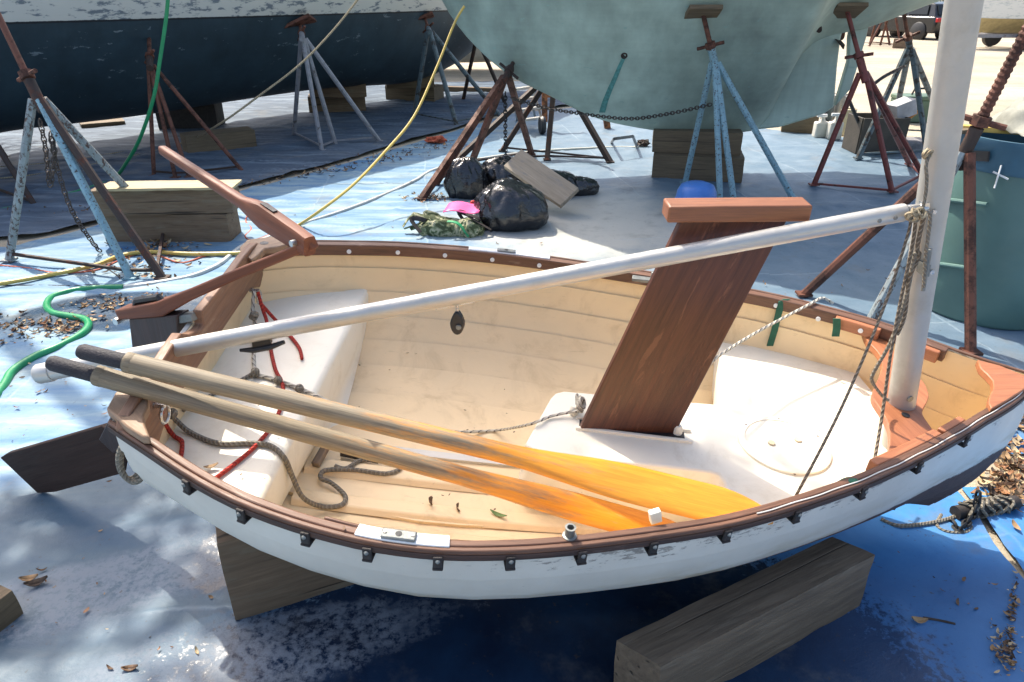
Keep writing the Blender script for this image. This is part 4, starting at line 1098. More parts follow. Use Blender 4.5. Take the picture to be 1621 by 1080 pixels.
m = MB()
for k in range(46):
    px, py = random.choice([(random.uniform(520, 900), random.uniform(760, 850)), (random.uniform(560, 860), random.uniform(560, 700)), (random.uniform(1100, 1400), random.uniform(660, 780)), (random.uniform(300, 500), random.uniform(620, 760)), (random.uniform(520, 600), random.uniform(690, 740))])
    zz = {0: .06}.get(0); zz = .06 if px < 900 and px > 520 else (.30 if px < 520 else ZT + .002)
    leaf(m, DF(px, py, .006) if zz < .1 else D(*DL(px, py, zz)), random.uniform(.004, .014), random.uniform(.003, .006), random.uniform(0, 6), curl=.1)
tag(m.build('debris_crumbs', M['leaf'], None), 'tiny dark leaf crumbs scattered inside the dinghy', None, None, 'stuff')
# ================================================================== timbers propping the dinghy
timber('damp brown timber block under the stern of the dinghy', (-.53, 1.645), .66, .25, .295, 24, M['timber_dark'], .006)
zt = .215; tq = [P(x, y, zt) for x, y in ((975, 1013), (1046, 1056), (1388, 878), (1330, 852))]
ax = (tq[2] - tq[1]).normalized(); ay = V((0, 0, 1)).cross(ax); wd = (tq[0] - tq[1]).length; ay = (tq[0] - tq[1]).normalized(); ln = (tq[2] - tq[1]).length
c = tq[1] + ax * (ln / 2) + ay * (wd / 2)
tag(rough_box(V((c.x, c.y, .008 + (zt - .008) / 2)), ln, wd, zt - .008, (ax, ay, V((0, 0, 1)))).build('timber_block', M['timber_wet'], None, smooth=True, angle=16), 'big grey weathered timber block in the foreground under the forward part of the dinghy', 'timber block', 'timber blocks')
c2 = tq[2] - ax * .20 + ay * .10; 
c = P(8, 1010, .05); timber('brown timber end poking in at the lower left corner', (c.x - .12, c.y + .02), .24, .10, .10, 70, M['timber_brown'], .01)

# ================================================================== green hull
def hull_paint(name, c, spots, top=None, ztop=None, stripe=None, rough=.55, bumpy=.1):
    t = NT(name); v = t.coord('world'); x, y, z = t.xyz(v)
    n = t.noise(v, .8, 6, .6); st = t.noise(t.mapped('world', (3.5, 3.5, .35)), 1.6, 5, .6); f = t.noise(v, 30, 5, .7); sp = t.noise(t.mapped('world', (2.4, 2.4, 7)), 2.2, 7, .7)
    lo = tuple(k * .58 for k in c); hi = tuple(min(1, k * 1.4) for k in c)
    col = t.ramp(n, [(.3, lo), (.7, hi)]); col = t.mix(.45, col, t.ramp(st, [(.3, .42), (.65, 1.0)]), 'MULTIPLY')
    rl = t.noise(t.mapped('world', (.6, .6, 9)), 2.4, 4, .6); col = t.mix(.14, col, t.ramp(rl, [(.35, .6), (.6, 1.0)]), 'MULTIPLY')
    col = t.mix(t.math('MULTIPLY', t.sstep(sp, .635, .66), .75), col, spots)
    r = t.math('ADD', rough - .1, t.math('MULTIPLY', f, .2))
    if top:
        zz = t.math('ADD', z, t.math('MULTIPLY', t.math('SUBTRACT', f, .5), .012))
        tc = t.mix(t.sstep(t.noise(t.mapped('world', (1.5, 1.5, 5)), 3.0, 7, .7), .53, .60), top, stripe or (.16, .20, .24))
        col = t.mix(t.sstep(zz, ztop - .003, ztop + .003), col, tc)
        line = t.math('MULTIPLY', t.sstep(zz, ztop - .02, ztop - .016), t.sstep(zz, ztop + .002, ztop - .002))
        col = t.mix(t.math('MULTIPLY', line, .9), col, (.012, .013, .016))
    return t.set(col, r, 0, t.math('ADD', f, n), .12, .004)
M['green_hull'] = hull_paint('sage_green_antifouling', (.39, .50, .43), (.26, .40, .36))
M['navy_hull'] = hull_paint('navy_antifouling', (.030, .058, .078), (.20, .25, .28), (.58, .58, .54), 1.375, (.16, .19, .22))
YK = 6.9
gp_ = [(664, -120), (678, -60), (700, 0), (740, 58), (800, 113), (870, 150), (940, 184), (1000, 199), (1060, 207), (1150, 208), (1205, 196), (1228, 150), (1252, 104), (1285, 66), (1372, 42), (1480, 2), (1600, -34), (1760, -80)]
GPR = [(PY(x, y, YK).x, PY(x, y, YK).z) for x, y in gp_]
ZD = 3.1
def gB(X): return sinterp([(-.98, .04), (-.8, .16), (-.4, .55), (.2, .95), (.9, 1.30), (2.2, 1.62), (3.6, 1.55), (5, 1.25), (6.4, .8)], X)
def ghb(X, z):
    zk = sinterp(GPR, X); u = max(0, min(1, (z - zk) / (ZD - zk)))
    fw = interp([(-2.6, .75), (.2, .9), (1.8, 1.12), (4, .9), (6, .7)], X)
    return .07 + gB(X) * (u ** fw) * (1.6 - .6 * u)
r = thing('sailboat_hull', V((2, YK, 0)), 'big sage green keel boat hull propped over the yard behind the dinghy', 'boat hull')
X0, X1 = GPR[0][0], GPR[-1][0]
for side in (-1, 1):
    secs = []
    for i in range(81):
        X = X0 + (X1 - X0) * i / 80; zk = sinterp(GPR, X); ring = []
        for k in range(33):
            u = k / 32; z = zk + (ZD - zk) * u ** 1.3
            ring.append(V((X, YK + side * ghb(X, z), z)))
        secs.append([V((X, YK, zk - .01))] + ring)
    MB().loft(secs).build('hull_side', M['green_hull'], r, smooth=True, angle=60)
m = MB(); secs = []
for i in range(81):
    X = X0 + (X1 - X0) * i / 80; h = ghb(X, ZD); secs.append([V((X, YK - h, ZD)), V((X, YK, ZD + .06)), V((X, YK + h, ZD))])
m.loft(secs).build('deck', M['white_pad'], r, smooth=True)
def gy(px, py): p = PY(px, py, YK); return V((p.x, YK, p.z))
MB().prism([gy(*p) for p in ((1150, 208), (1230, 200), (1300, 179), (1316, 168), (1321, 104), (1326, 62), (1334, 30), (1285, 20), (1225, 100), (1200, 150))], (0, 1, 0), .15).build('skeg', M['green_hull'], r, bevel=.02)
MB().prism([gy(*p) for p in ((1320, 168), (1341, 97), (1342, 60), (1350, 20), (1378, 20), (1369, 60), (1345, 140))], (0, 1, 0), .07).build('rudder', M['green_hull'], r, bevel=.012)
p = gy(1323, 55); MB().lathe([(.0, -.08), (.06, -.06), (.075, 0), (.055, .06), (0, .08)], p, (.97, 0, .2), 16, cap=False).build('propeller_hub', M['rust_dark'], r, smooth=True)
for a in (0, 2.1, 4.2):
    d = V((0, math.sin(a), math.cos(a))); MB().prism([p + d * .05 + V((.02, .02, 0)), p + d * .20 + V((.05, .06, .02)), p + d * .22 + V((-.01, -.05, 0)), p + d * .06 + V((-.03, -.02, 0))], (1, .3, 0), .012).build('propeller_blade', M['rust_dark'], r, bevel=.004)
def on_green(px, py, out=0.0):
    d = ray(px, py); lo, hi = 3.0, YK
    for _ in range(40):
        md_ = (lo + hi) / 2; p = O + d * (md_ / d.y)
        if p.y < YK - ghb(p.x, p.z): lo = md_
        else: hi = md_
    return O + d * (lo / d.y) + V((0, -out, -out * .5))
# through-hull drain with verdigris stain, small intake
p = on_green(988, 88); MB().lathe([(.028, -.02), (.028, .008), (.018, .010), (.014, 0), (0, 0)], p, (0, -1, -.5), 16, cap=False).build('through_hull', M['rust_dark'], r, smooth=True)
M['verdigris'] = m_plain('verdigris_streak', (.10, .30, .28), .8, 0, .4, 30)
def stain(pxs, w0, w1, mat, name):
    L_, Rr = [], []
    n = len(pxs)
    for i, (a, b) in enumerate(pxs):
        w_ = w0 + (w1 - w0) * i / (n - 1); L_.append(on_green(a - w_, b, .004)); Rr.append(on_green(a + w_, b, .004))
    return MB().loft([[a, b] for a, b in zip(L_, Rr)]).build(name, mat, r, smooth=True)
stain([(988, 90), (981, 105), (974, 122), (966, 140), (958, 160), (953, 178)], 3, 5, M['verdigris'], 'drain_stain')
p = on_green(1296, 46); MB().lathe([(.03, -.01), (.02, .03), (0, .03)], p, (0, -1, -.5), 12, cap=False).build('through_hull', M['rust_dark'], r, smooth=True)

# keel blocks under the green hull
def block_px(label, a, b, ztop, depth, mat, z0=0.0, jit=.006):
    """front bottom edge a-b in photo pixels on height z0; extends away from the camera"""
    A, B = P(*a, z0), P(*b, z0); x = (B - A).normalized(); y = V((-x.y, x.x, 0))
    c = (A + B) / 2 + y * depth / 2
    o = rough_box(V((c.x, c.y, (z0 + ztop) / 2)), (B - A).length, depth, ztop - z0, (x, y, V((0, 0, 1)))).build('timber_block', mat, None, smooth=True, angle=16)
    return tag(o, label, 'timber block', 'timber blocks')
block_px('lower brown timber of the pair under the green hull', (1031, 283), (1174, 290), .235, .45, M['timber_brown'], .01)
block_px('upper brown timber of the pair under the green hull keel', (1032, 241), (1172, 246), .44, .42, M['timber_brown'], .238)
block_px('flat brown timber lying beneath the green hull rudder', (1236, 209), (1292, 212), .22, .3, M['timber_brown'], .01)

# ================================================================== navy hull
NK = V((-4.2, 8.5, 0)); NE = V((.62, .785, 0)).normalized(); NN = V((NE.y, -NE.x, 0))
def nk(px, py): p = PPL(px, py, NK, NN); return ((p - NK).dot(NE), p.z)
NPR = sorted([nk(*q) for q in ((-120, 230), (0, 207), (110, 194), (215, 181), (350, 160), (490, 141), (580, 135), (640, 129), (700, 104), (745, 68), (790, 20), (830, -40))])
NPR = [(NPR[0][0] - 2.5, NPR[0][1] + .05)] + NPR
def nB(s_): 
    a, b = NPR[0][0], NPR[-1][0]; t = (s_ - a) / (b - a); return 1.55 * (max(0.0, math.sin(math.pi * min(1, (t * .93 + .07)))) ** .55)
NZD = 2.35
def nhb(s_, z):
    zk = sinterp(NPR, s_); u = max(0, min(1, (z - zk) / (NZD - zk))); return .08 + nB(s_) * (u ** .5) * (1.25 - .25 * u)
r = thing('sailboat_hull', V((NK.x, NK.y, 0)), 'big navy blue boat hull with flaking white band, propped at upper left', 'boat hull')
for side in (-1, 1):
    secs = []
    for i in range(91):
        s_ = NPR[0][0] + (NPR[-1][0] - NPR[0][0]) * i / 90; zk = sinterp(NPR, s_)
        secs.append([NK + NE * s_ + NN * (side * (nhb(s_, zk + (NZD - zk) * (k / 30) ** 1.3) if k >= 0 else 0)) + V((0, 0, zk + (NZD - zk) * max(0, k / 30) ** 1.3 - (.01 if k < 0 else 0))) for k in range(-1, 31)])
    MB().loft(secs).build('hull_side', M['navy_hull'], r, smooth=True, angle=60)
secs = []
for i in range(61):
    s_ = NPR[0][0] + (NPR[-1][0] - NPR[0][0]) * i / 60; h = nhb(s_, NZD); c = NK + NE * s_ + V((0, 0, NZD)); secs.append([c - NN * h, c + V((0, 0, .06)), c + NN * h])
MB().loft(secs).build('deck', M['white_pad'], r, smooth=True)
def on_navy(px, py):
    d = ray(px, py); lo, hi = 1.0, (NK - O).dot(NN) / d.dot(NN)
    if hi < 0: hi = 40
    for _ in range(45):
        t = (lo + hi) / 2; p = O + d * t; q = p - NK
        if q.dot(NN) > nhb(q.dot(NE), p.z): lo = t
        else: hi = t
    return O + d * lo
block_px('upper dark timber under the right part of the navy hull', (491, 157), (581, 154), .50, .4, M['timber_dark'], .25)
block_px('lower dark timber under the right part of the navy hull', (490, 181), (580, 178), .245, .4, M['timber_dark'], .01)
block_px('upper brown timber under the far end of the navy hull', (612, 141), (688, 139), .50, .45, M['timber_brown'], .25)
block_px('lower yellowish timber under the far end of the navy hull', (611, 160), (688, 163), .245, .45, M['timber_brown'], .01)
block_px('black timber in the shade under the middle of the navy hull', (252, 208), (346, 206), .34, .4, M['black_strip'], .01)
block_px('short brown timber lying in front of the rusty stand at left', (299, 248), (408, 236), .22, .3, M['timber_brown'], .01)
block_px('thin board lying under the left part of the navy hull', (130, 206), (200, 200), .08, .3, M['timber_brown'], .01)
# stack of two timbers with a pale top board
block_px('lower grey timber of the free stack at left', (168, 384), (366, 384), .215, .22, M['timber_dark'], .012)
block_px('upper grey timber of the free stack at left', (150, 343), (370, 338), .395, .22, M['timber_dark'], .218)
block_px('pale sawn board on top of the free timber stack at left', (152, 304), (369, 301), .418, .22, M['timber_pale'], .398)

# ================================================================== jack stands
def F_(*l): return [P(a, b, .02) for a, b in l]
W_ = M['white_paint_rust']; BP = M['blue_paint']
fe = F_((15, 414), (208, 442), (258, 442), (268, 372)); ap = PY(58, 152, 4.42)
stand('flaking grey and blue jack stand in the left foreground', ap, fe, PY(-60, -95, 4.75), [[W_, BP, M['rust_dark'], W_], M['rust'], M['rust_dark']], .026, collar=.25, pad_sz=0)
chain('rusty chain hanging in a loop inside the left foreground stand', [PY(64, 195, 4.4), PY(72, 235, 4.4), PY(79, 292, 4.4), PY(86, 240, 4.4), PY(80, 215, 4.4), PY(92, 270, 4.4), PY(112, 330, 4.4), PY(140, 375, 4.4), P(158, 398, .03)], M['chain'], .052, .0045)
fe = F_((244, 280), (278, 283), (300, 282), (384, 272)); stand('thin rusty brown jack stand under the left part of the navy hull', PY(237, 100, 6.95), fe, on_navy(236, 62), [M['rust'], M['rust'], M['rust_dark']], .02, pad_n=-NN, pad_sz=.0)
fe = F_((465, 217), (510, 240), (532, 231), (601, 225)); stand('grey steel jack stand under the middle of the navy hull', PY(478, 58, 8.25), fe, on_navy(475, 40), [M['grey_steel'], M['rust'], M['grey_steel']], .026, pad_n=(-.4, .2, .9), pad_mat=M['rust'], pad_sz=.34)
fe = F_((655, 186), (723, 200), (793, 186)); stand('slate grey jack stand under the right end of the navy hull', PY(679, 48, 9.9), fe, on_navy(673, 30), [M['slate_paint'], M['rust'], M['slate_paint']], .03, pad_n=(-.4, .2, .9), pad_mat=M['rust'], pad_sz=.26)
fe = F_((-60, 285), (55, 326), (10, 250)); stand('rusty jack stand leg cut off by the left edge of the view', PY(-45, 170, 5.9), fe, PY(-90, 20, 6.2), [M['rust_dark'], M['rust'], M['rust_dark']], .024, pad_sz=0)
fe = F_((668, 316), (690, 292), (745, 262), (842, 246)); stand('rust brown angle iron stand behind the bin bags', PY(803, 118, 6.6), fe, on_green(812, 100), [M['rust'], M['rust_dark'], M['rust_dark']], -1, pad_sz=0, collar=.3)
chain('black chain hanging straight down from the angle iron stand', [PY(800, 150, 6.7), PY(800, 200, 6.7), P(801, 268, .05)], M['chain_dark'], .05, .006)
fe = F_((715, 262), (866, 254), (966, 258), (795, 240)); stand('dark angle iron stand partly hidden by the green hull bow', PY(880, 110, 7.9), fe, PY(895, 70, 7.6), [M['rust_dark'], M['rust_dark'], M['rust_dark']], -1, pad_sz=0)
fe = F_((1084, 292), (1140, 320), (1162, 321), (1256, 316)); stand('light blue flaking jack stand under the green hull', PY(1130, 95, 6.15), fe, on_green(1112, 18), [BP, M['rust'], BP], .026, pad_n=(0, -.42, -.9), pad_sz=.26, brace=False, collar=.3)
fe = F_((1288, 294), (1412, 305), (1462, 280), (1440, 262)); stand('dark red jack stand under the stern of the green hull', PY(1366, 112, 6.3), fe, on_green(1340, 14), [M['red_paint'], M['red_paint'], M['red_paint']], .025, pad_n=(0, -.42, -.9), pad_sz=.26, low=.02)
fe = F_((1358, 252), (1468, 246), (1500, 215), (1412, 210)); stand('dark grey jack stand behind the red one, beyond the green hull', PY(1440, 75, 7.6), fe, PY(1426, -5, 7.35), [M['slate_paint'], M['rust'], M['slate_paint']], .03, pad_sz=.34, pad_n=(0, .6, 1))
chain('long sagging chain between the light blue stand and the angle iron stands', [PY(1123, 166, 6.1), PY(1060, 180, 6.3), PY(1000, 188, 6.5), PY(940, 183, 6.7), PY(870, 172, 6.9), PY(808, 155, 6.7)], M['chain'], .045, .0048)
chain('rusty chain between the red stand and the dark grey stand', [PY(1385, 132, 6.4), PY(1402, 120, 6.9), PY(1432, 105, 7.6)], M['chain'], .05, .006)
fe = [P(1536, 560, .02), P(1272, 468, .02), P(1372, 520, .02)]
ap = PY(1530, 235, 3.38)
stand('big rusty brown jack stand with a threaded screw beside the green barrel', ap, fe, PY(1640, 20, 3.3), [[M['rust'], M['rust'], W_], M['rust'], M['rust_dark']], .026, collar=.4, threads=True, pad_sz=0, brace=False, screw_r=.024)

# ================================================================== bin bags, board, harness
def blobmesh(c, rx, ry, rz, seed, knot=True, amp=.12):
    bm = bmesh.new(); bmesh.ops.create_icosphere(bm, subdivisions=5, radius=1)
    vs = []
    for v in bm.verts:
        n = v.co.normalized(); p = V((n.x * rx, n.y * ry, n.z * rz))
        a = amp * noise.noise(n * 1.6 + V((seed, 0, 0))); b = .5 * abs(noise.noise(V((n.x * 4 + seed, n.y * 4, n.z * 2.0)))) ; d_ = .22 * abs(noise.noise(V((n.x * 9, n.y * 9 + seed, n.z * 5))))
        an = math.atan2(n.y, n.x); lat = math.sqrt(max(0, 1 - n.z * n.z))
        fold = abs(noise.noise(V((math.cos(an) * 3.2 + seed, math.sin(an) * 3.2, n.z * 1.2)))) + .55 * abs(noise.noise(V((math.cos(an) * 7.5, math.sin(an) * 7.5 + seed, n.z * 2.0 + 4))))
        p *= 1 + a - b * amp * 1.2 - d_ * amp * .5 - fold * amp * (.9 if lat > .2 else .9 * lat / .2)
        if p.z < -rz * .55: p.z = -rz * .55 + (p.z + rz * .55) * .15
        if knot and n.z > .93: p.z += rz * .5 * (n.z - .93) / .07; p.x *= .6; p.y *= .6
        vs.append(p + V(c) + V((0, 0, rz * .62)))
    fs = [tuple(v.index for v in f.verts) for f in bm.faces]; bm.free(); return vs, fs
t = NT('black_bin_bag'); v = t.coord('world')
wr1 = t.noise(t.mapped('world', (3, 3, 8)), 3.2, 5, .6, 1.2); wr2 = t.noise(v, 22, 4, .6, .8)
M['bag'] = t.set((.008, .008, .010), .11, 0, t.math('ADD', wr1, t.math('MULTIPLY', wr2, .35)), 0.25, .03, .8)
def bag(label, c, rx, ry, rz, seed, knot=True, mat='bag'):
    o = MB().add(*blobmesh(c, rx, ry, rz, seed, knot)).build('bin_bag', M[mat], None, smooth=True, angle=70); return tag(o, label, 'bin bag', 'black bin bags')
b0 = P(808, 376); bag('largest black bin bag, bulging in front', (b0.x, b0.y + .24, .01), .30, .25, .22, 1.3, False)
b0 = P(737, 322); bag('upright black bin bag at the left of the heap', (b0.x, b0.y + .16, .01), .19, .16, .22, 5.1, False)
b0 = P(800, 312); bag('shiny grey black bin bag at the back of the heap', (b0.x, b0.y + .2, .01), .27, .2, .19, 8.4, False)
b0 = P(880, 318); bag('black bin bag half hidden under the leaning board', (b0.x - .02, b0.y + .14, .01), .24, .17, .14, 11.7, False)
b0 = P(918, 312); bag('small limp black bag end at the right of the heap', (b0.x, b0.y + .05, .01), .18, .11, .10, 15.7, False)
A, B = PY(812, 252, 5.75), PY(902, 314, 5.35)
x = (B - A).normalized(); nrm = V((-.25, -.55, .8)); nrm = (nrm - x * nrm.dot(x)).normalized(); y = nrm.cross(x)
tag(MB().box((A + B) / 2, (B - A).length, .21, .045, (x, y, nrm)).build('board', M['plank_grey'], None, bevel=.004), 'grey weathered board leaning across the bin bags', 'board')
c = P(731, 336, .14); m = MB(); m.sheet(8, 6, lambda u, v: c + V(((u - .5) * .26 + .03 * v, (v - .5) * .22, .03 + .012 * math.sin(u * 6) + .01 * v)))
tag(m.build('plastic_sheet', m_plain('pink_plastic', (.80, .10, .30), .45, 0, .1), None, smooth=True, solid=.004), 'pink plastic folder lying in front of the bin bags', 'folder')
c = P(752, 330, .10); m = MB()
for k in range(3):
    m.tube(smooth_path([c + V((random.uniform(-.03, .03), random.uniform(-.03, .03), random.uniform(0, .05))) for _ in range(4)], 5), .014, 7)
tag(m.build('red_rag', m_plain('red_plastic', (.60, .03, .03), .5), None, smooth=True), 'crumpled bright red strip beside the pink folder', 'rag')
# camouflage harness
t = NT('camouflage_cloth'); v = t.coord('world'); n = t.noise(v, 17, 3, .5, .5)
M['camo'] = t.set(t.ramp(n, [(.36, (.06, .075, .03)), (.44, (.19, .21, .11)), (.53, (.36, .34, .22)), (.62, (.09, .12, .05))], 'CONSTANT'), .85, 0, t.noise(v, 60), .3, .004)
hb = P(705, 380); r = thing('harness', hb, 'pile of camouflage webbing harness between the dinghy and the bin bags', 'harness')
m = MB(); vs_, fs_ = blobmesh((hb.x - .04, hb.y + .10, .0), .19, .11, .09, 21, False, .17); m.add(vs_, fs_); m.build('pouch', M['camo'], r, smooth=True)
vs_, fs_ = blobmesh((hb.x + .16, hb.y + .08, .0), .12, .10, .09, 25, False, .17); MB().add(vs_, fs_).build('pouch', M['camo'], r, smooth=True)
vs_, fs_ = blobmesh((hb.x + .10, hb.y + .16, .0), .13, .08, .06, 29, False, .17); MB().add(vs_, fs_).build('pouch', M['camo'], r, smooth=True)
random.seed(5)
for k in range(9):
    a = random.uniform(0, 3); c = V((hb.x + random.uniform(-.2, .26), hb.y + random.uniform(.02, .16), .10)); 
    pts = smooth_path([c + V((-.13 * math.cos(a), -.06 * math.sin(a), -.04)), c + V((-.05, 0, .03 + random.uniform(0, .04))), c + V((.05, .02, .02)), c + V((.13 * math.cos(a), .06 * math.sin(a), -.05))], 5)
    MB().tube(pts, .020, 6, flat=.25).build('webbing_strap', M['camo'] if k % 3 else M['black_strip'], r, smooth=True)
MB().tube(smooth_path([V((hb.x + .02, hb.y + .03, .13)), V((hb.x + .1, hb.y, .12)), V((hb.x + .17, hb.y - .01, .03))], 6), .02, 6, flat=.3).build('green_strap', m_plain('bright_green_webbing', (.03, .30, .12), .6), r, smooth=True)
# orange scrap far left
c = P(690, 226, .02); tag(MB().add(*blobmesh(c, .12, .09, .05, 33, False, .4)).build('orange_rag', m_plain('orange_cloth', (.45, .10, .05), .8), None, smooth=True), 'crumpled orange red scrap on the grey sheet', 'scrap')

# blue bucket behind the daggerboard cap
bc = P(1098, 345, .0); r = thing('bucket', bc, 'blue plastic bucket standing upside down behind the daggerboard cap', 'bucket')
bm_ = m_plain('blue_plastic', (.06, .19, .55), .35, 0, .1)
MB().lathe([(.175, .01), (.17, .05), (.16, .14), (.150, .215), (.125, .262), (.07, .283), (0, .287)], bc, (0, 0, 1), 32, cap=False).build('body', bm_, r, smooth=True, angle=50)
MB().lathe([(.177, .03), (.182, .04), (.176, .055)], bc, (0, 0, 1), 32, cap=False).build('rim', bm_, r, smooth=True)
MB().lathe([(.158, .15), (.163, .157), (.156, .165)], bc, (0, 0, 1), 32, cap=False).build('ridge', bm_, r, smooth=True)
# ================================================================== hoses, ropes and cords on the ground
M['hose_g'] = m_plain('green_garden_hose', (.015, .26, .10), .35, 0, .15, 10); M['hose_y'] = m_plain('yellow_hose', (.62, .44, .10), .45, 0, .15, 10)
M['hose_w'] = m_plain('dirty_white_hose', (.55, .56, .52), .5, 0, .2, 6, dirt=(.25, .22, .17)); M['cord_o'] = m_plain('orange_red_cord', (.55, .13, .07), .6)
def G_(lst, z=.02): return [P(a, b, z) for a, b in lst]
rope('hose', 'bright green garden hose hanging from above past the navy hull to the ground', 'hose', [PY(268, -40, 6.3), PY(264, 20, 6.3), PY(254, 90, 6.3), PY(243, 155, 6.3), PY(222, 218, 6.35), PY(200, 258, 6.5), P(183, 280, .02), P(160, 292, .02), P(100, 310, .02), P(40, 325, .02), P(-40, 340, .02)], .016, M['hose_g'], 8, 8)
rope('hose', 'bright green garden hose curling over the ground at far left', 'hose', G_([(196, 455), (160, 456), (118, 460), (84, 470), (74, 484), (84, 496), (110, 501), (134, 506), (140, 516), (128, 530), (95, 548), (55, 565), (20, 588), (5, 612), (-30, 660)], .022), .020, M['hose_g'], 8, 10)
rope('hose', 'dirty white hose lying behind the stern, joined to the green one', 'hose', G_([(196, 455), (250, 448), (305, 437), (345, 420), (368, 402), (388, 388), (420, 378), (470, 358), (540, 335), (600, 312), (655, 287), (690, 268), (760, 252), (850, 240), (960, 234), (1010, 234)], .02), .017, M['hose_w'], 8, 8)
rope('hose', 'yellow hose hanging from the green hull bow down to the ground', 'hose', [PY(735, 10, 6.6), PY(719, 38, 6.55), PY(690, 110, 6.3), PY(655, 185, 5.95), PY(610, 240, 5.6), PY(560, 292, 5.2), PY(505, 335, 4.95), P(470, 358, .02), P(430, 380, .02), P(400, 396, .02)], .0105, M['hose_y'], 8, 8)
rope('hose', 'pale yellow hose lying across the left foreground stand', 'hose', G_([(400, 397), (372, 401), (300, 402), (235, 399), (190, 405), (150, 420), (80, 435), (0, 449), (-60, 455)], .035), .014, M['hose_y'], 8, 8)
rope('rope', 'long beige rope rising to the upper edge in front of the navy hull', 'rope', [PY(575, -12, 7.4), PY(530, 45, 7.2), PY(475, 102, 7.0), PY(410, 152, 6.9), PY(345, 198, 6.9), P(290, 226, .05), P(200, 240, .03), P(80, 258, .03), P(-40, 268, .03)], .010, M['rope_tan'])
rope('rope', 'thin beige rope lying on the grey sheet at left', 'rope', G_([(-40, 286), (60, 276), (160, 258), (250, 238), (330, 222)], .03), .008, M['rope_tan'])
rope('cord', 'orange extension cord trailing around the left foreground stand', 'cord', G_([(-30, 418), (40, 424), (90, 432), (150, 428), (190, 412), (235, 398), (260, 408), (290, 416), (330, 404), (380, 400), (410, 384)], .02), .006, M['cord_o'])
rope('cord', 'thin red cord curled on the ground behind the tiller', 'cord', G_([(394, 336), (389, 350), (398, 362), (388, 374), (400, 380), (425, 372), (440, 362)], .02), .005, M['cord_o'])
rope('cord', 'dark thin cable on the blue sheet at left', 'cord', G_([(-30, 452), (60, 452), (130, 452), (190, 444), (150, 418), (110, 432)], .015), .005, M['black_strip'])

# ================================================================== green barrel with junk on top
bc = V((2.66, 3.62, 0)); r = thing('trash_barrel', bc, 'big green plastic barrel with blue rim and side handles at the right edge', 'barrel')
BG = m_plain('green_barrel_plastic', (.09, .17, .155), .42, 0, .18, 2.5, 'world', .1, (.10, .17, .13), .35); BB = m_plain('blue_barrel_rim', (.05, .125, .185), .4, 0, .15)
MB().lathe([(0, .01), (.325, .01), (.338, .03), (.342, .30), (.338, .62), (.325, .74), (.318, .80)], bc, (0, 0, 1), 48, cap=False).build('body', BG, r, smooth=True, angle=50)
MB().lathe([(.322, .795), (.33, .81), (.33, .92), (.338, .93), (.338, .955), (.318, .955), (.312, .82), (0, .80)], bc, (0, 0, 1), 48, cap=False).build('rim', BB, r, smooth=True, angle=40)
def on_barrel(px, py, R0=.345):
    d = ray(px, py); best = None
    a = d.x * d.x + d.y * d.y; b = -2 * (d.x * bc.x + d.y * bc.y); c = bc.x ** 2 + bc.y ** 2 - R0 ** 2; k = b * b - 4 * a * c
    t = (-b - math.sqrt(max(0, k))) / (2 * a); return O + d * t
for a, b_ in (((1498, 316), (1562, 324)), ((1480, 417), (1545, 426))):
    pts = [on_barrel(a[0] + (b_[0] - a[0]) * t, a[1] + (b_[1] - a[1]) * t, .352) for t in [i / 8 for i in range(9)]]
    MB().tube(pts, .011, 8).build('handle', m_plain('barrel_handle_plastic', (.10, .19, .17), .45) if 'pg' not in M else M['pg'], r, smooth=True)
pts = [on_barrel(x, y, .344) for x, y in ((1531, 238), (1566, 240), (1564, 256), (1529, 254))]
n = (pts[0] - bc); n.z = 0; MB().prism(pts, n, .01).build('handle_recess', M['black'], r)
for a, b_ in (((1585, 262), (1574, 298)), ((1572, 272), (1596, 284))):
    MB().bar(on_barrel(*a, .341), on_barrel(*b_, .341), .008, .004, n).build('scratch', M['white_pad'], r)
# pile on the barrel
cl = m_plain('canvas_tarpaulin', (.34, .34, .29), .85, 0, .45, 5, 'world', .4)
pc = bc + V((.12, .0, .955))
def pile(u, v):
    x = (u - .5) * .62; y = (v - .5) * .5; h = .16 * max(0, 1 - (abs(u - .5) * 2) ** 2.2) * max(0, 1 - (abs(v - .5) * 2) ** 2.2)
    return pc + V((x, y, .02 + h * (1.05 + .8 * noise.noise(V((u * 3, v * 3, 2)))) + .05 * abs(noise.noise(V((u * 7, v * 6, 5))))))
tag(MB().sheet(50, 40, pile).build('canvas', cl, None, smooth=True, solid=.006), 'crumpled olive and white canvas heaped on the green barrel', 'canvas')
a, b_ = bc + V((-.36, .12, .972)), bc + V((.5, -.28, .972))
tag(MB().bar(a, b_, .05, .028).build('board', m_plain('yellow_painted_wood', (.62, .42, .10), .6, 0, .2), None, bevel=.003), 'yellow batten lying across the barrel top', 'board')
tag(MB().bar(bc + V((-.42, .02, .966)), bc + V((.2, .26, .966)), .07, .02).build('board', M['timber_brown'], None, bevel=.003), 'brown plank lying across the back of the barrel top', 'board')

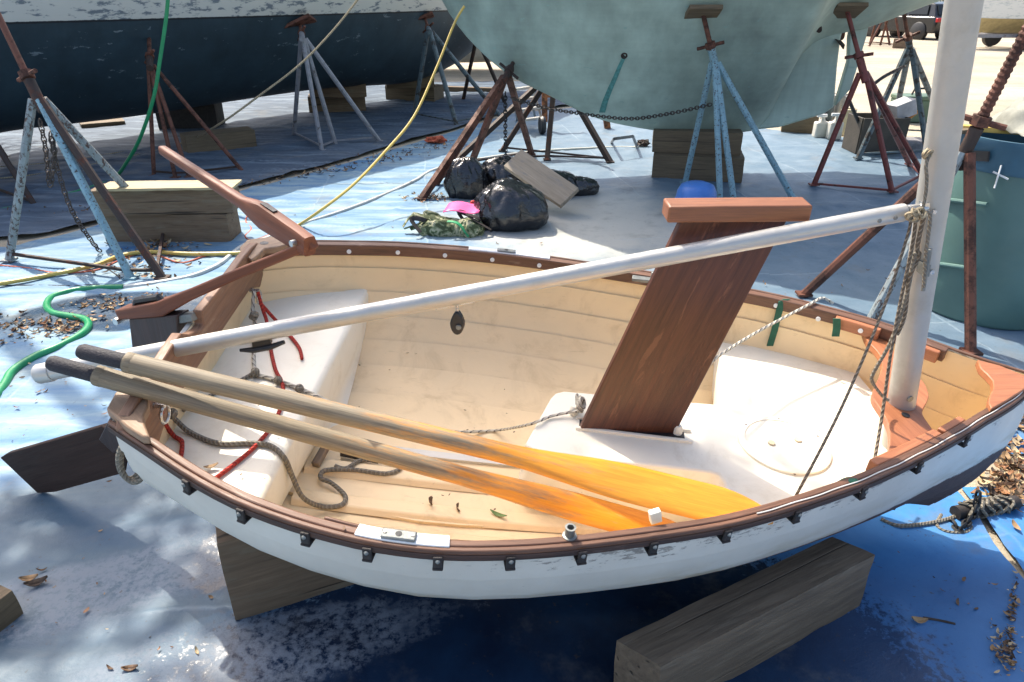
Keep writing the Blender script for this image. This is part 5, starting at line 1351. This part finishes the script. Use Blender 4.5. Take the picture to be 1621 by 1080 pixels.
# ================================================================== bottles, tins and crate under the green stern
wp = m_plain('white_bottle_plastic', (.62, .60, .54), .4, 0, .15); tn = m_plain('tin_can', (.35, .35, .34), .35, .7, .3)
def bottle(px, py, hgt, w_, label):
    c = P(px, py, .0); c.z = .008; r = thing('spray_bottle', c, label, 'bottle', 'bottles under the green hull')
    MB().box(c + V((0, 0, hgt * .36)), w_, w_ * .7, hgt * .72).build('body', wp, r, bevel=.02)
    MB().lathe([(w_ * .28, hgt * .72), (w_ * .16, hgt * .82), (w_ * .13, hgt * .9), (w_ * .13, hgt)], c, (0, 0, 1), 12).build('neck', wp, r, smooth=True)
    MB().box(c + V((-.02, -.01, hgt * 1.0)), w_ * .7, .03, .035).build('trigger', M['white_pad'], r, bevel=.006)
def tin(px, py, hgt, rad, mat, label, z0=.008):
    c = P(px, py, 0); c.z = z0; r = thing('paint_tin', c, label, 'tin', 'tins under the green hull')
    MB().lathe([(0, 0), (rad, 0), (rad, hgt), (rad * .92, hgt), (rad * .9, hgt - .008), (0, hgt - .008)], c, (0, 0, 1), 20, cap=False).build('can', mat, r, smooth=True, angle=40)
    MB().lathe([(rad, hgt - .006), (rad * 1.05, hgt), (rad, hgt + .006)], c, (0, 0, 1), 20, cap=False).build('rim', tn, r, smooth=True)
bottle(1297, 219, .26, .17, 'white plastic spray bottle, left one of the two under the stern'); bottle(1318, 222, .29, .16, 'white plastic spray bottle, right one beside the red stand leg')
tin(1304, 208, .36, .07, M['slate_paint'], 'tall dark tin behind the left spray bottle'); tin(1322, 205, .42, .10, tn, 'tall shiny metal tin at the back of the bottle group')
tin(1336, 214, .30, .09, m_plain('cream_tin', (.50, .44, .28), .5), 'cream tin at the right of the bottle group')
c = P(1392, 246, 0); c.z = .01; r = thing('crate', c, 'dark plastic crate full of tools behind the red stand', 'crate')
for (dx, dy, sx, sy) in ((0, -.19, .5, .02), (0, .19, .5, .02), (-.25, 0, .02, .36), (.25, 0, .02, .36)):
    MB().box(c + V((dx, dy + .2, .19)), sx, sy, .38).build('side_panel', m_plain('black_crate', (.06, .05, .04), .6) if 'cr' not in M else M['cr'], r, bevel=.004)
MB().box(c + V((0, .2, .02)), .48, .36, .02).build('bottom', M['black'], r)
for k, (dx, dy, l, an, mat, nm, lab) in enumerate(((-.12, .14, .55, 2.2, M['black'], 'tool_handle', 'black tool handle sticking up out of the crate at left'), (.06, .2, .34, 1.2, wp, 'tool_handle', 'white tube standing in the crate'), (.14, .25, .36, .7, m_plain('orange_plastic', (.55, .22, .04), .5), 'tool_handle', 'orange tool handle in the crate'))):
    a = c + V((dx, dy, .14)); tag(MB().tube([a, a + V((math.cos(an) * l, -.05, math.sin(an) * l * .8 + .1))], .02, 8).build(nm, mat, None, smooth=True), lab, 'tool')
c2 = c + V((.22, .2, .38)); tag(MB().box(c2 + V((0, 0, .07)), .24, .2, .17, (V((.9, .2, .3)).normalized(), V((-.2, .97, 0)).normalized(), V((-.3, -.1, .93)).normalized())).build('cardboard_box', m_plain('grey_carton', (.42, .42, .44), .7), None, bevel=.005), 'pale grey carton on top of the tool crate', 'box')
tag(MB().box(P(1410, 238, 0) + V((.12, -.04, .07)), .5, .3, .12, None, .02).build('rag_pile', m_plain('grey_rags', (.22, .21, .22), .9, 0, .5, 12), None, bevel=.03), 'grey rags heaped at the foot of the tool crate', 'rags')
c = P(1447, 192, 0); c.z = .01; r = thing('toolbox', c, 'dull green metal toolbox with a handle, far right beyond the stands', 'toolbox')
gm = m_plain('green_toolbox_paint', (.09, .15, .10), .5)
MB().box(c + V((0, 0, .14)), .62, .34, .28).build('body', gm, r, bevel=.01); MB().box(c + V((0, 0, .31)), .64, .36, .06).build('lid', gm, r, bevel=.015)
MB().tube([c + V((-.12, 0, .34)), c + V((-.1, 0, .42)), c + V((.1, 0, .42)), c + V((.12, 0, .34))], .014, 8).build('handle', M['black'], r, smooth=True)

# ================================================================== things seen between the hulls
# white hull far behind
r = thing('sailboat_hull', V((-.6, 17, 0)), 'bright white boat hull far behind the navy one', 'boat hull')
wm = hull_paint('white_hull_paint', (.66, .64, .58), (.5, .5, .48), (.42, .46, .50), 1.25, (.36, .4, .44), .45)
pr = [(-5, .55), (-3.2, .20), (-1, .16), (1, .30), (2.2, .9), (3, 1.7)]
for side in (-1, 1):
    secs = []
    for i in range(41):
        x = -5 + 8 * i / 40; zk = sinterp(pr, x); bb = 1.3 * math.sin(math.pi * min(1, (i / 40 * .9 + .08))) ** .7
        secs.append([V((-.6 + x, 17 + side * bb * (k / 12) ** .6, zk + (2.1 - zk) * (k / 12) ** 1.4)) for k in range(13)])
    MB().loft(secs).build('hull_side', wm, r, smooth=True, angle=60)
secs = []
for i in range(41):
    x = -5 + 8 * i / 40; bb = 1.3 * math.sin(math.pi * min(1, (i / 40 * .9 + .08))) ** .7; secs.append([V((-.6 + x, 17 - bb, 2.1)), V((-.6 + x, 17, 2.15)), V((-.6 + x, 17 + bb, 2.1))])
MB().loft(secs).build('deck', M['white_pad'], r, smooth=True)
tag(MB().bar(P(628, 144, 0) + V((0, 0, .06)), P(790, 150, 0) + V((0, 0, .06)), .12, .10).build('timber_beam', M['timber_dark'], None, bevel=.01), 'long dark timber on the ground below the white hull', 'beam')
def FS(lst, z=.01): return [P(a, b, z) for a, b in lst]
fe = FS(((733, 160), (790, 140), (800, 165))); stand('black jack stand seen under the gap between navy and green hulls', PY(755, 62, 11.5), fe, PY(760, 20, 12), [M['rust_dark'], M['rust_dark'], M['rust_dark']], .03, pad_sz=0, brace=False)
# aluminium step ladder
A1, A2 = P(832, 206, .01), P(862, 202, .01); T1, T2 = PY(806, 108, A1.y - .1), PY(832, 104, A2.y - .1)
r = thing('step_ladder', (A1 + A2) / 2, 'aluminium step ladder standing in the gap behind the angle iron stand', 'ladder')
for a, b_ in ((A1, T1), (A2, T2)): MB().bar(a, b_, .03, .06, (0, 1, 0)).build('rail', M['alu'], r, bevel=.003)
for k in range(1, 6): 
    t = k / 6; MB().bar(A1.lerp(T1, t), A2.lerp(T2, t), .08, .025).build('step', M['alu'], r)
for a, b_, dx in ((A1, T1, 0), (A2, T2, 0)): MB().bar(a + V((-.1, .75, 0)), b_, .03, .04, (0, 1, 0)).build('rear_leg', M['alu'], r)
# orange post stand with wheel
a = P(862, 208, .0); r = thing('trailer_jack', a, 'orange steel post with a small wheel and crossbar under the green bow', 'post')
om = m_worn('orange_paint', (.42, .14, .05), (.15, .06, .03), .5, .6, .6, 8, 'world', (1, 1, 1)); tp = PY(862, 138, a.y)
MB().bar(a + V((0, 0, .12)), tp, .07, .07, (0, 1, 0)).build('post', om, r); MB().bar(PY(862, 151, a.y), PY(905, 150, a.y), .05, .05, (0, 1, 0)).build('crossbar', om, r)
MB().lathe([(.03, -.03), (.10, -.03), (.115, 0), (.10, .03), (.03, .03)], P(858, 214, .0) + V((0, 0, .12)), (1, .2, 0), 20).build('wheel', M['black'], r, smooth=True)
for lab, px, py, px2, py2 in (('short orange post near the keel timbers, left of them', 962, 205, 958, 178),):
    tag(MB().bar(P(px, py, .0), PY(px2, py2, P(px, py, 0).y), .08, .08, (0, 1, 0)).build('post', om, None, bevel=.004), lab, 'post')
# small trolley frame and bits right of it
a = P(998, 230, .02)
m = MB(); m.tube([P(968, 226, .02), P(972, 220, .22), P(1002, 216, .22), P(1008, 232, .02)], .016, 6); tag(m.build('trestle', M['grey_steel'], None, smooth=True), 'low grey metal trestle on the sheet left of the keel timbers', 'trestle')
c = P(1018, 231, .02); tag(MB().add(*blobmesh(c, .08, .06, .05, 41, False, .4)).build('rag', M['rust_dark'], None, smooth=True), 'small dark rag on the sheet left of the keel timbers', 'rag')

# ================================================================== far right: car, trailer boat and yard clutter
def car():
    c = P(1452, 63, 0)
    fx = V((-.36, .93, 0)).normalized(); fy = V((-fx.y, fx.x, 0)); c = c + fx * 1.1 - fy * .66
    r = thing('parked_car', c, 'black parked car with red tail lights, far off at upper right', 'car')
    bp = m_plain('black_car_paint', (.012, .013, .016), .2, 0, .1, spec=.6); gl = m_plain('car_glass', (.02, .025, .03), .25, 0, .1, spec=.25); lt = m_plain('red_lamp', (.45, .01, .015), .2)
    def at(x, y, z): return c + (fx * x + fy * y + V((0, 0, z))) * .80
    low = [(-2.2, .42), (-2.22, .85), (-2.1, 1.0), (.95, 1.0), (2.0, .85), (2.15, .5), (2.1, .3), (-2.1, .3)]
    m = MB(); secs = []
    for y, k in ((-.88, .97), (-.8, 1.0), (.8, 1.0), (.88, .97)): secs.append([at(x * k, y, z if abs(y) < .85 else z * .98 + .01) for x, z in low])
    m.loft(secs, close=True, cap=True); m.build('body', bp, r, bevel=.05)
    up = [(-2.05, 1.0), (-1.75, 1.52), (-1.3, 1.62), (.1, 1.60), (.95, 1.0)]
    m = MB(); secs = []
    for y, k in ((-.82, 0), (-.66, 1), (.66, 1), (.82, 0)): secs.append([at(x, y if z < 1.1 else y * .82, (z if k else 1.0 + (z - 1.0) * .0)) for x, z in up])
    top = [at(x, s * (.80 if z < 1.1 else .62), z) for s in (-1, 1) for x, z in up]
    m = MB(); n = len(up); m.add(top, [tuple(range(n)), tuple(reversed(range(n, 2 * n)))] + [(i, i + 1, n + i + 1, n + i) for i in range(n - 1)]); m.build('cabin', bp, r, bevel=.04)
    for s in (-1, 1):
        for a_, b_ in (((-1.6, 1.08), (-.5, 1.08)), ((-.4, 1.08), (.62, 1.08))):
            q = [at(a_[0], s * .80, 1.08), at(b_[0], s * .80, 1.08), at(b_[0] - .35 if b_[0] > 0 else b_[0], s * .665, 1.50), at(a_[0] + .12, s * .665, 1.50)]
            MB().prism([p + fy * s * .03 for p in q], fy, .02).build('side_window', gl, r)
        for x in (-1.35, 1.35):
            w_ = MB().lathe([(.0, -.11), (.30, -.11), (.34, -.08), (.34, .08), (.30, .11), (0, .11)], at(x, s * .82, .34), fy, 24, cap=False).build('wheel', M['black'], r, smooth=True, angle=40)
            MB().lathe([(.13, 0), (.12, .02), (.04, .01), (0, .02)], at(x, s * .93, .34), fy * s, 10, cap=False).build('rim', M['steel'], w_)
        MB().box(at(-2.19, s * .70, .86), .10, .27, .14, (fx, fy, V((0, 0, 1)))).build('tail_light', lt, r, bevel=.02)
    MB().prism([at(-2.02, -.62, 1.08), at(-2.02, .62, 1.08), at(-1.80, .54, 1.48), at(-1.80, -.54, 1.48)], fx, .05).build('rear_window', gl, r)
car()
# boat on trailer
Yt = 24; c = PY(1625, 66, Yt); c.z = 0; r = thing('trailer_boat', c, 'white motor boat with tan bottom on a trailer, far upper right', 'boat')
mt_ = hull_paint('white_motorboat', (.66, .72, .72), (.5, .55, .55), (.70, .72, .70), .88, (.5, .55, .55), .35); mtan = m_plain('tan_bottom_paint', (.46, .38, .20), .6)
secs = []; sb = []
for i in range(21):
    x = -2.2 + 5 * i / 20; bb = 1.0 * min(1, (.35 + i / 20 * 1.6)); zc = .78 + .12 * (1 - i / 20)
    secs.append([c + V((x, -bb, 1.75)), c + V((x, -bb * .96, 1.2)), c + V((x, -bb * .86, zc))]); sb.append([c + V((x, -bb * .86, zc)), c + V((x, 0, .46)), c + V((x, bb * .86, zc)), c + V((x, bb, 1.75)), c + V((x, -bb, 1.75))])
MB().loft(secs).build('topsides', mt_, r, smooth=True); MB().loft(sb, cap=True).build('bottom', mtan, r)
tr = thing('boat_trailer', c + V((.4, 0, 0)), 'grey steel boat trailer under the far white motor boat', 'trailer')
for y in (-.7, .7): MB().bar(c + V((-2.4, y, .40)), c + V((2.8, y, .40)), .08, .10).build('frame_rail', M['grey_steel'], tr)
for x in (-1.2, 1.6): MB().bar(c + V((x, -.8, .40)), c + V((x, .8, .40)), .07, .07).build('crossbar', M['grey_steel'], tr)
for y in (-.85, .85): MB().lathe([(0, -.09), (.28, -.09), (.30, 0), (.28, .09), (0, .09)], c + V((-.6, y, .30)), (0, 1, 0), 20, cap=False).build('wheel', M['black'], tr, smooth=True)
# far blue panel, stands, dark shrubs and clutter
p = P(1398, 44, 0); tag(MB().box(p + V((.2, .4, .75)), 1.6, .1, 1.5).build('panel', m_plain('pale_blue_panel', (.36, .52, .66), .6), None, bevel=.02), 'pale blue upright panel far off behind the stands', 'panel')
for k, (px, py) in enumerate(((1385, 72), (1402, 74))):
    b0 = P(px, py, 0); fe = [b0 + V((-.5, .1, .01)), b0 + V((.45, -.1, .01)), b0 + V((.1, .6, .01))]
    stand(('far left one', 'far right one')[k] + ' of two thin rusty stands in the distant yard', b0 + V((0, .2, 1.3)), fe, b0 + V((0, .2, 1.7)), [M['rust'], M['rust'], M['rust']], .035, pad_sz=0)
block_px('dark timber lying on the sand near the distant stands', (1412, 76), (1440, 77), .28, .3, M['timber_dark'], .01)
tag(MB().box(P(1428, 62, 0) + V((0, 2, .25)), 1.6, .3, .1).build('trailer_tongue', M['grey_steel'], None, bevel=.01), 'grey steel bar beside the far parked car', 'bar')
M['shrub'] = m_plain('dark_shrub', (.035, .05, .025), .8, 0, .5, 4)
random.seed(11)
def shrub(label, c, rx, rz):
    m = MB()
    for k in range(700):
        d = V((random.gauss(0, 1), random.gauss(0, 1), random.gauss(0, 1))).normalized() * random.uniform(.5, 1)
        p = c + V((d.x * rx, d.y * rx * .8, rz + d.z * rz)); leaf(m, p, random.uniform(.12, .25), .09, random.uniform(0, 6), V((random.uniform(-1, 1), random.uniform(-1, 1), 1)))
    r = thing('shrub', c, label, 'shrub', 'dark shrubs beyond the yard'); m.build('foliage', M['shrub'], r)
    MB().tube([c, c + V((.05, 0, rz))], .06, 6).build('stem', M['timber_brown'], r)
for k, (x, y, a, b_) in enumerate(((21, 42, 2.2, 1.6), (25.5, 43, 2.6, 1.8), (30, 41, 2.4, 1.5), (35, 44, 3.0, 2.0))):
    shrub(('first', 'second', 'third', 'rightmost')[k] + ' dark shrub from the left in the row beyond the yard', V((x, y, 0)), a, b_)
# white fender at the right edge + bow clutter
c = P(1622, 640, .0); tag(MB().lathe([(0, 0), (.045, .01), (.055, .05), (.055, .26), (.045, .31), (.02, .33), (.018, .36), (0, .36)], V((c.x + .02, c.y + .0, .02)), (.1, 0, 1), 20, cap=False).build('fender', M['white_pad'], None, smooth=True, angle=60), 'white rounded fender standing at the right edge beyond the bow', 'fender')
# black pole with rope and chain by the bow
a, b_ = P(1512, 812, .035), P(1608, 795, .035)
tag(MB().tube([a, b_], .024, 12).build('pipe', M['black_strip'], None, smooth=True), 'black pipe lying on the ground beside the bow', 'pipe')
m = MB()
for k in range(7):
    t = .15 + k * .11; q = a.lerp(b_, t); d = (b_ - a).normalized(); e = V((0, 0, 1)); f = d.cross(e)
    m.tube([q + d * (.012 * math.sin(3 * an + k)) + e * math.cos(an) * .029 + f * math.sin(an) * .029 for an in [2 * math.pi * i / 14 for i in range(14)]], .006, 5, closed=True)
m.tube(smooth_path(G_([(1395, 822), (1420, 832), (1460, 830), (1500, 822), (1530, 810)], .02), 6), .007, 6)
m.tube(smooth_path(G_([(1490, 815), (1483, 832), (1500, 842), (1530, 842), (1540, 828), (1520, 815)], .015), 8), .006, 6)
tag(m.build('rope_tangle', M['rope_gy'], None, smooth=True), 'grey rope wound and tangled round the black pipe by the bow', 'rope')
chain('short dark chain hanging from the bow to the ground', [P(1548, 785, .10), P(1545, 800, .07), P(1538, 818, .04), P(1520, 838, .02), P(1508, 828, .02)], M['chain_dark'], .035, .005)

# ================================================================== fallen leaves
random.seed(21)
def litter(name, label, areas, n, mats, s=(.02, .055)):
    m = MB()
    for k in range(n):
        ar = random.choice(areas); t = random.random(); sp = random.gauss(0, 1)
        cx = ar[0] + (ar[2] - ar[0]) * t + random.gauss(0, ar[4]); cy = ar[1] + (ar[3] - ar[1]) * t + random.gauss(0, ar[5])
        p = P(cx, cy, .016); m.mi = random.randrange(len(mats))
        up = V((random.gauss(0, .25), random.gauss(0, .25), 1)); L_ = s[0] + (s[1] * 1.25 - s[0]) * random.random() ** 1.7
        leaf(m, p + V((0, 0, random.uniform(.0, .010))), L_, L_ * random.uniform(.3, .55), random.uniform(0, 6.3), up, random.uniform(.1, .6))
    o = m.build(name, mats, None, smooth=True); return tag(o, label, None, None, 'stuff')
M['leaf_o'] = m_plain('orange_leaf', (.30, .14, .06), .6, 0, .3, 15); M['leaf_p'] = m_plain('pale_leaf', (.50, .38, .22), .7, 0, .3, 15); M['leaf_d'] = m_plain('dark_leaf', (.06, .04, .028), .8, 0, .4, 15)
LM = [M['leaf'], M['leaf_t'], M['leaf_p'], M['leaf_o'], M['leaf_d']]
litter('leaf_litter', 'drift of fallen leaves by the green hose at left', [(0, 535, 180, 500, 14, 9), (0, 520, 120, 520, 20, 10), (120, 490, 250, 470, 18, 6)], 340, LM, (.015, .04))
litter('leaf_litter', 'dry leaves gathered round the left foreground stand', [(200, 400, 300, 392, 30, 9), (190, 430, 260, 425, 25, 10), (240, 395, 270, 380, 12, 6)], 200, LM, (.02, .05))
litter('leaf_litter', 'drift of tan leaves beyond the bow at the right edge', [(1590, 700, 1600, 800, 14, 18), (1570, 780, 1625, 740, 20, 14), (1560, 690, 1640, 660, 20, 14)], 420, LM, (.02, .05))
litter('leaf_litter', 'leaf dirt along the sheet edge at lower right', [(1606, 920, 1594, 1050, 4, 10), (1580, 1000, 1598, 1060, 10, 10)], 200, [M['leaf_d'], M['leaf'], M['leaf_p'], M['leaf_t']], (.006, .018))
litter('leaf_litter', 'rust coloured leaf bits at the left angle iron foot', [(650, 315, 700, 312, 12, 4)], 110, LM, (.02, .04))
litter('leaf_litter', 'leaves and dirt along the seam between the sheets', [(0, 340, 280, 318, 20, 6), (380, 292, 560, 262, 20, 4), (560, 262, 720, 225, 20, 4)], 420, [M['leaf_d'], M['leaf_d'], M['leaf'], M['leaf_t']], (.02, .05))
litter('leaf_litter', 'sparse leaf bits scattered over the blue sheet', [(0, 700, 330, 720, 60, 60), (0, 950, 300, 1000, 60, 60), (1100, 420, 1420, 450, 60, 40), (500, 330, 900, 370, 60, 20), (1450, 880, 1560, 1000, 40, 50), (20, 620, 160, 600, 40, 30)], 130, LM, (.008, .022))
for lab, px, py, L_, an, mt_ in (('tan leaf lying at the lower left of the blue sheet', 48, 918, .05, .3, 'leaf_t'), ('curled brown leaf at the lower left, nearer the edge', 60, 925, .06, .5, 'leaf_d'), ('brown leaf lying by the wet patch in the lower left', 207, 1060, .04, .2, 'leaf'), ('tan leaf lying at the right, in the dinghy shadow', 1452, 984, .045, -.1, 'leaf_t'), ('orange leaf at the right edge beyond the bow', 1600, 762, .07, .4, 'leaf_o')):
    tag(leaf(MB(), P(px, py, .02), L_, L_ * .45, an, V((.1, -.2, 1)), .5).build('fallen_leaf', M[mt_], None, smooth=True, solid=.001), lab, 'leaf')
tag(MB().tube(smooth_path(G_([(1462, 978), (1480, 981), (1500, 985), (1512, 988)], .02), 4), .004, 5).build('twig', M['leaf_d'], None), 'thin dark twig beside the tan leaf at lower right', 'twig')

# ================================================================== tree beyond the navy hull whose branch shades the stern
random.seed(4)
tb = V((-8.2, 9.6, 0)); tree = thing('tree', tb, 'leafy tree behind the navy hull with one branch overhanging the yard', 'tree')
MB().tube(smooth_path([tb, tb + V((.1, -.1, 2.2)), tb + V((-.1, .1, 4.4)), tb + V((.2, -.2, 6.8))], 6), [.26 - .0085 * i for i in range(19)], 12).build('trunk', M['timber_brown'], tree, smooth=True)
cc = V((-.85, 1.72, 0)) + V((-.42, .62, 1)) * 6.2
MB().tube(smooth_path([tb + V((0, 0, 4.2)), tb.lerp(cc, .4) + V((0, 0, 3.2)), cc + V((-.8, .6, -.15)), cc + V((.6, -.3, .1))], 6), [.12 - .0052 * i for i in range(19)], 8).build('branch', M['timber_brown'], tree, smooth=True)
m = MB(); cl = []
for k in range(46): cl.append((cc + V((random.gauss(0, .62), random.gauss(0, .36), random.gauss(0, .22))), random.uniform(.10, .26)))
for k in range(44): cl.append((cc + V((.85 + random.gauss(0, .24), -.30 + random.gauss(0, .15), random.gauss(0, .2))), random.uniform(.10, .2)))
for k in range(60):
    d = V((random.gauss(0, 1), random.gauss(0, 1), random.gauss(0, 1))).normalized() * random.uniform(.4, 1.0); cl.append((tb + V((d.x * 2.0 - .6, d.y * 2.0 + .6, 6.6 + d.z * 1.7)), random.uniform(.3, .5)))
for c, r_ in cl:
    for k in range(34):
        p = c + V((random.gauss(0, r_ * .6), random.gauss(0, r_ * .6), random.gauss(0, r_ * .5))); L_ = random.uniform(.07, .13)
        leaf(m, p, L_, L_ * .55, random.uniform(0, 6.3), V((random.uniform(-.7, .7), random.uniform(-.7, .7), 1)))
m.build('crown', m_plain('tree_leaf', (.06, .10, .03), .6, 0, .4, 6), tree)
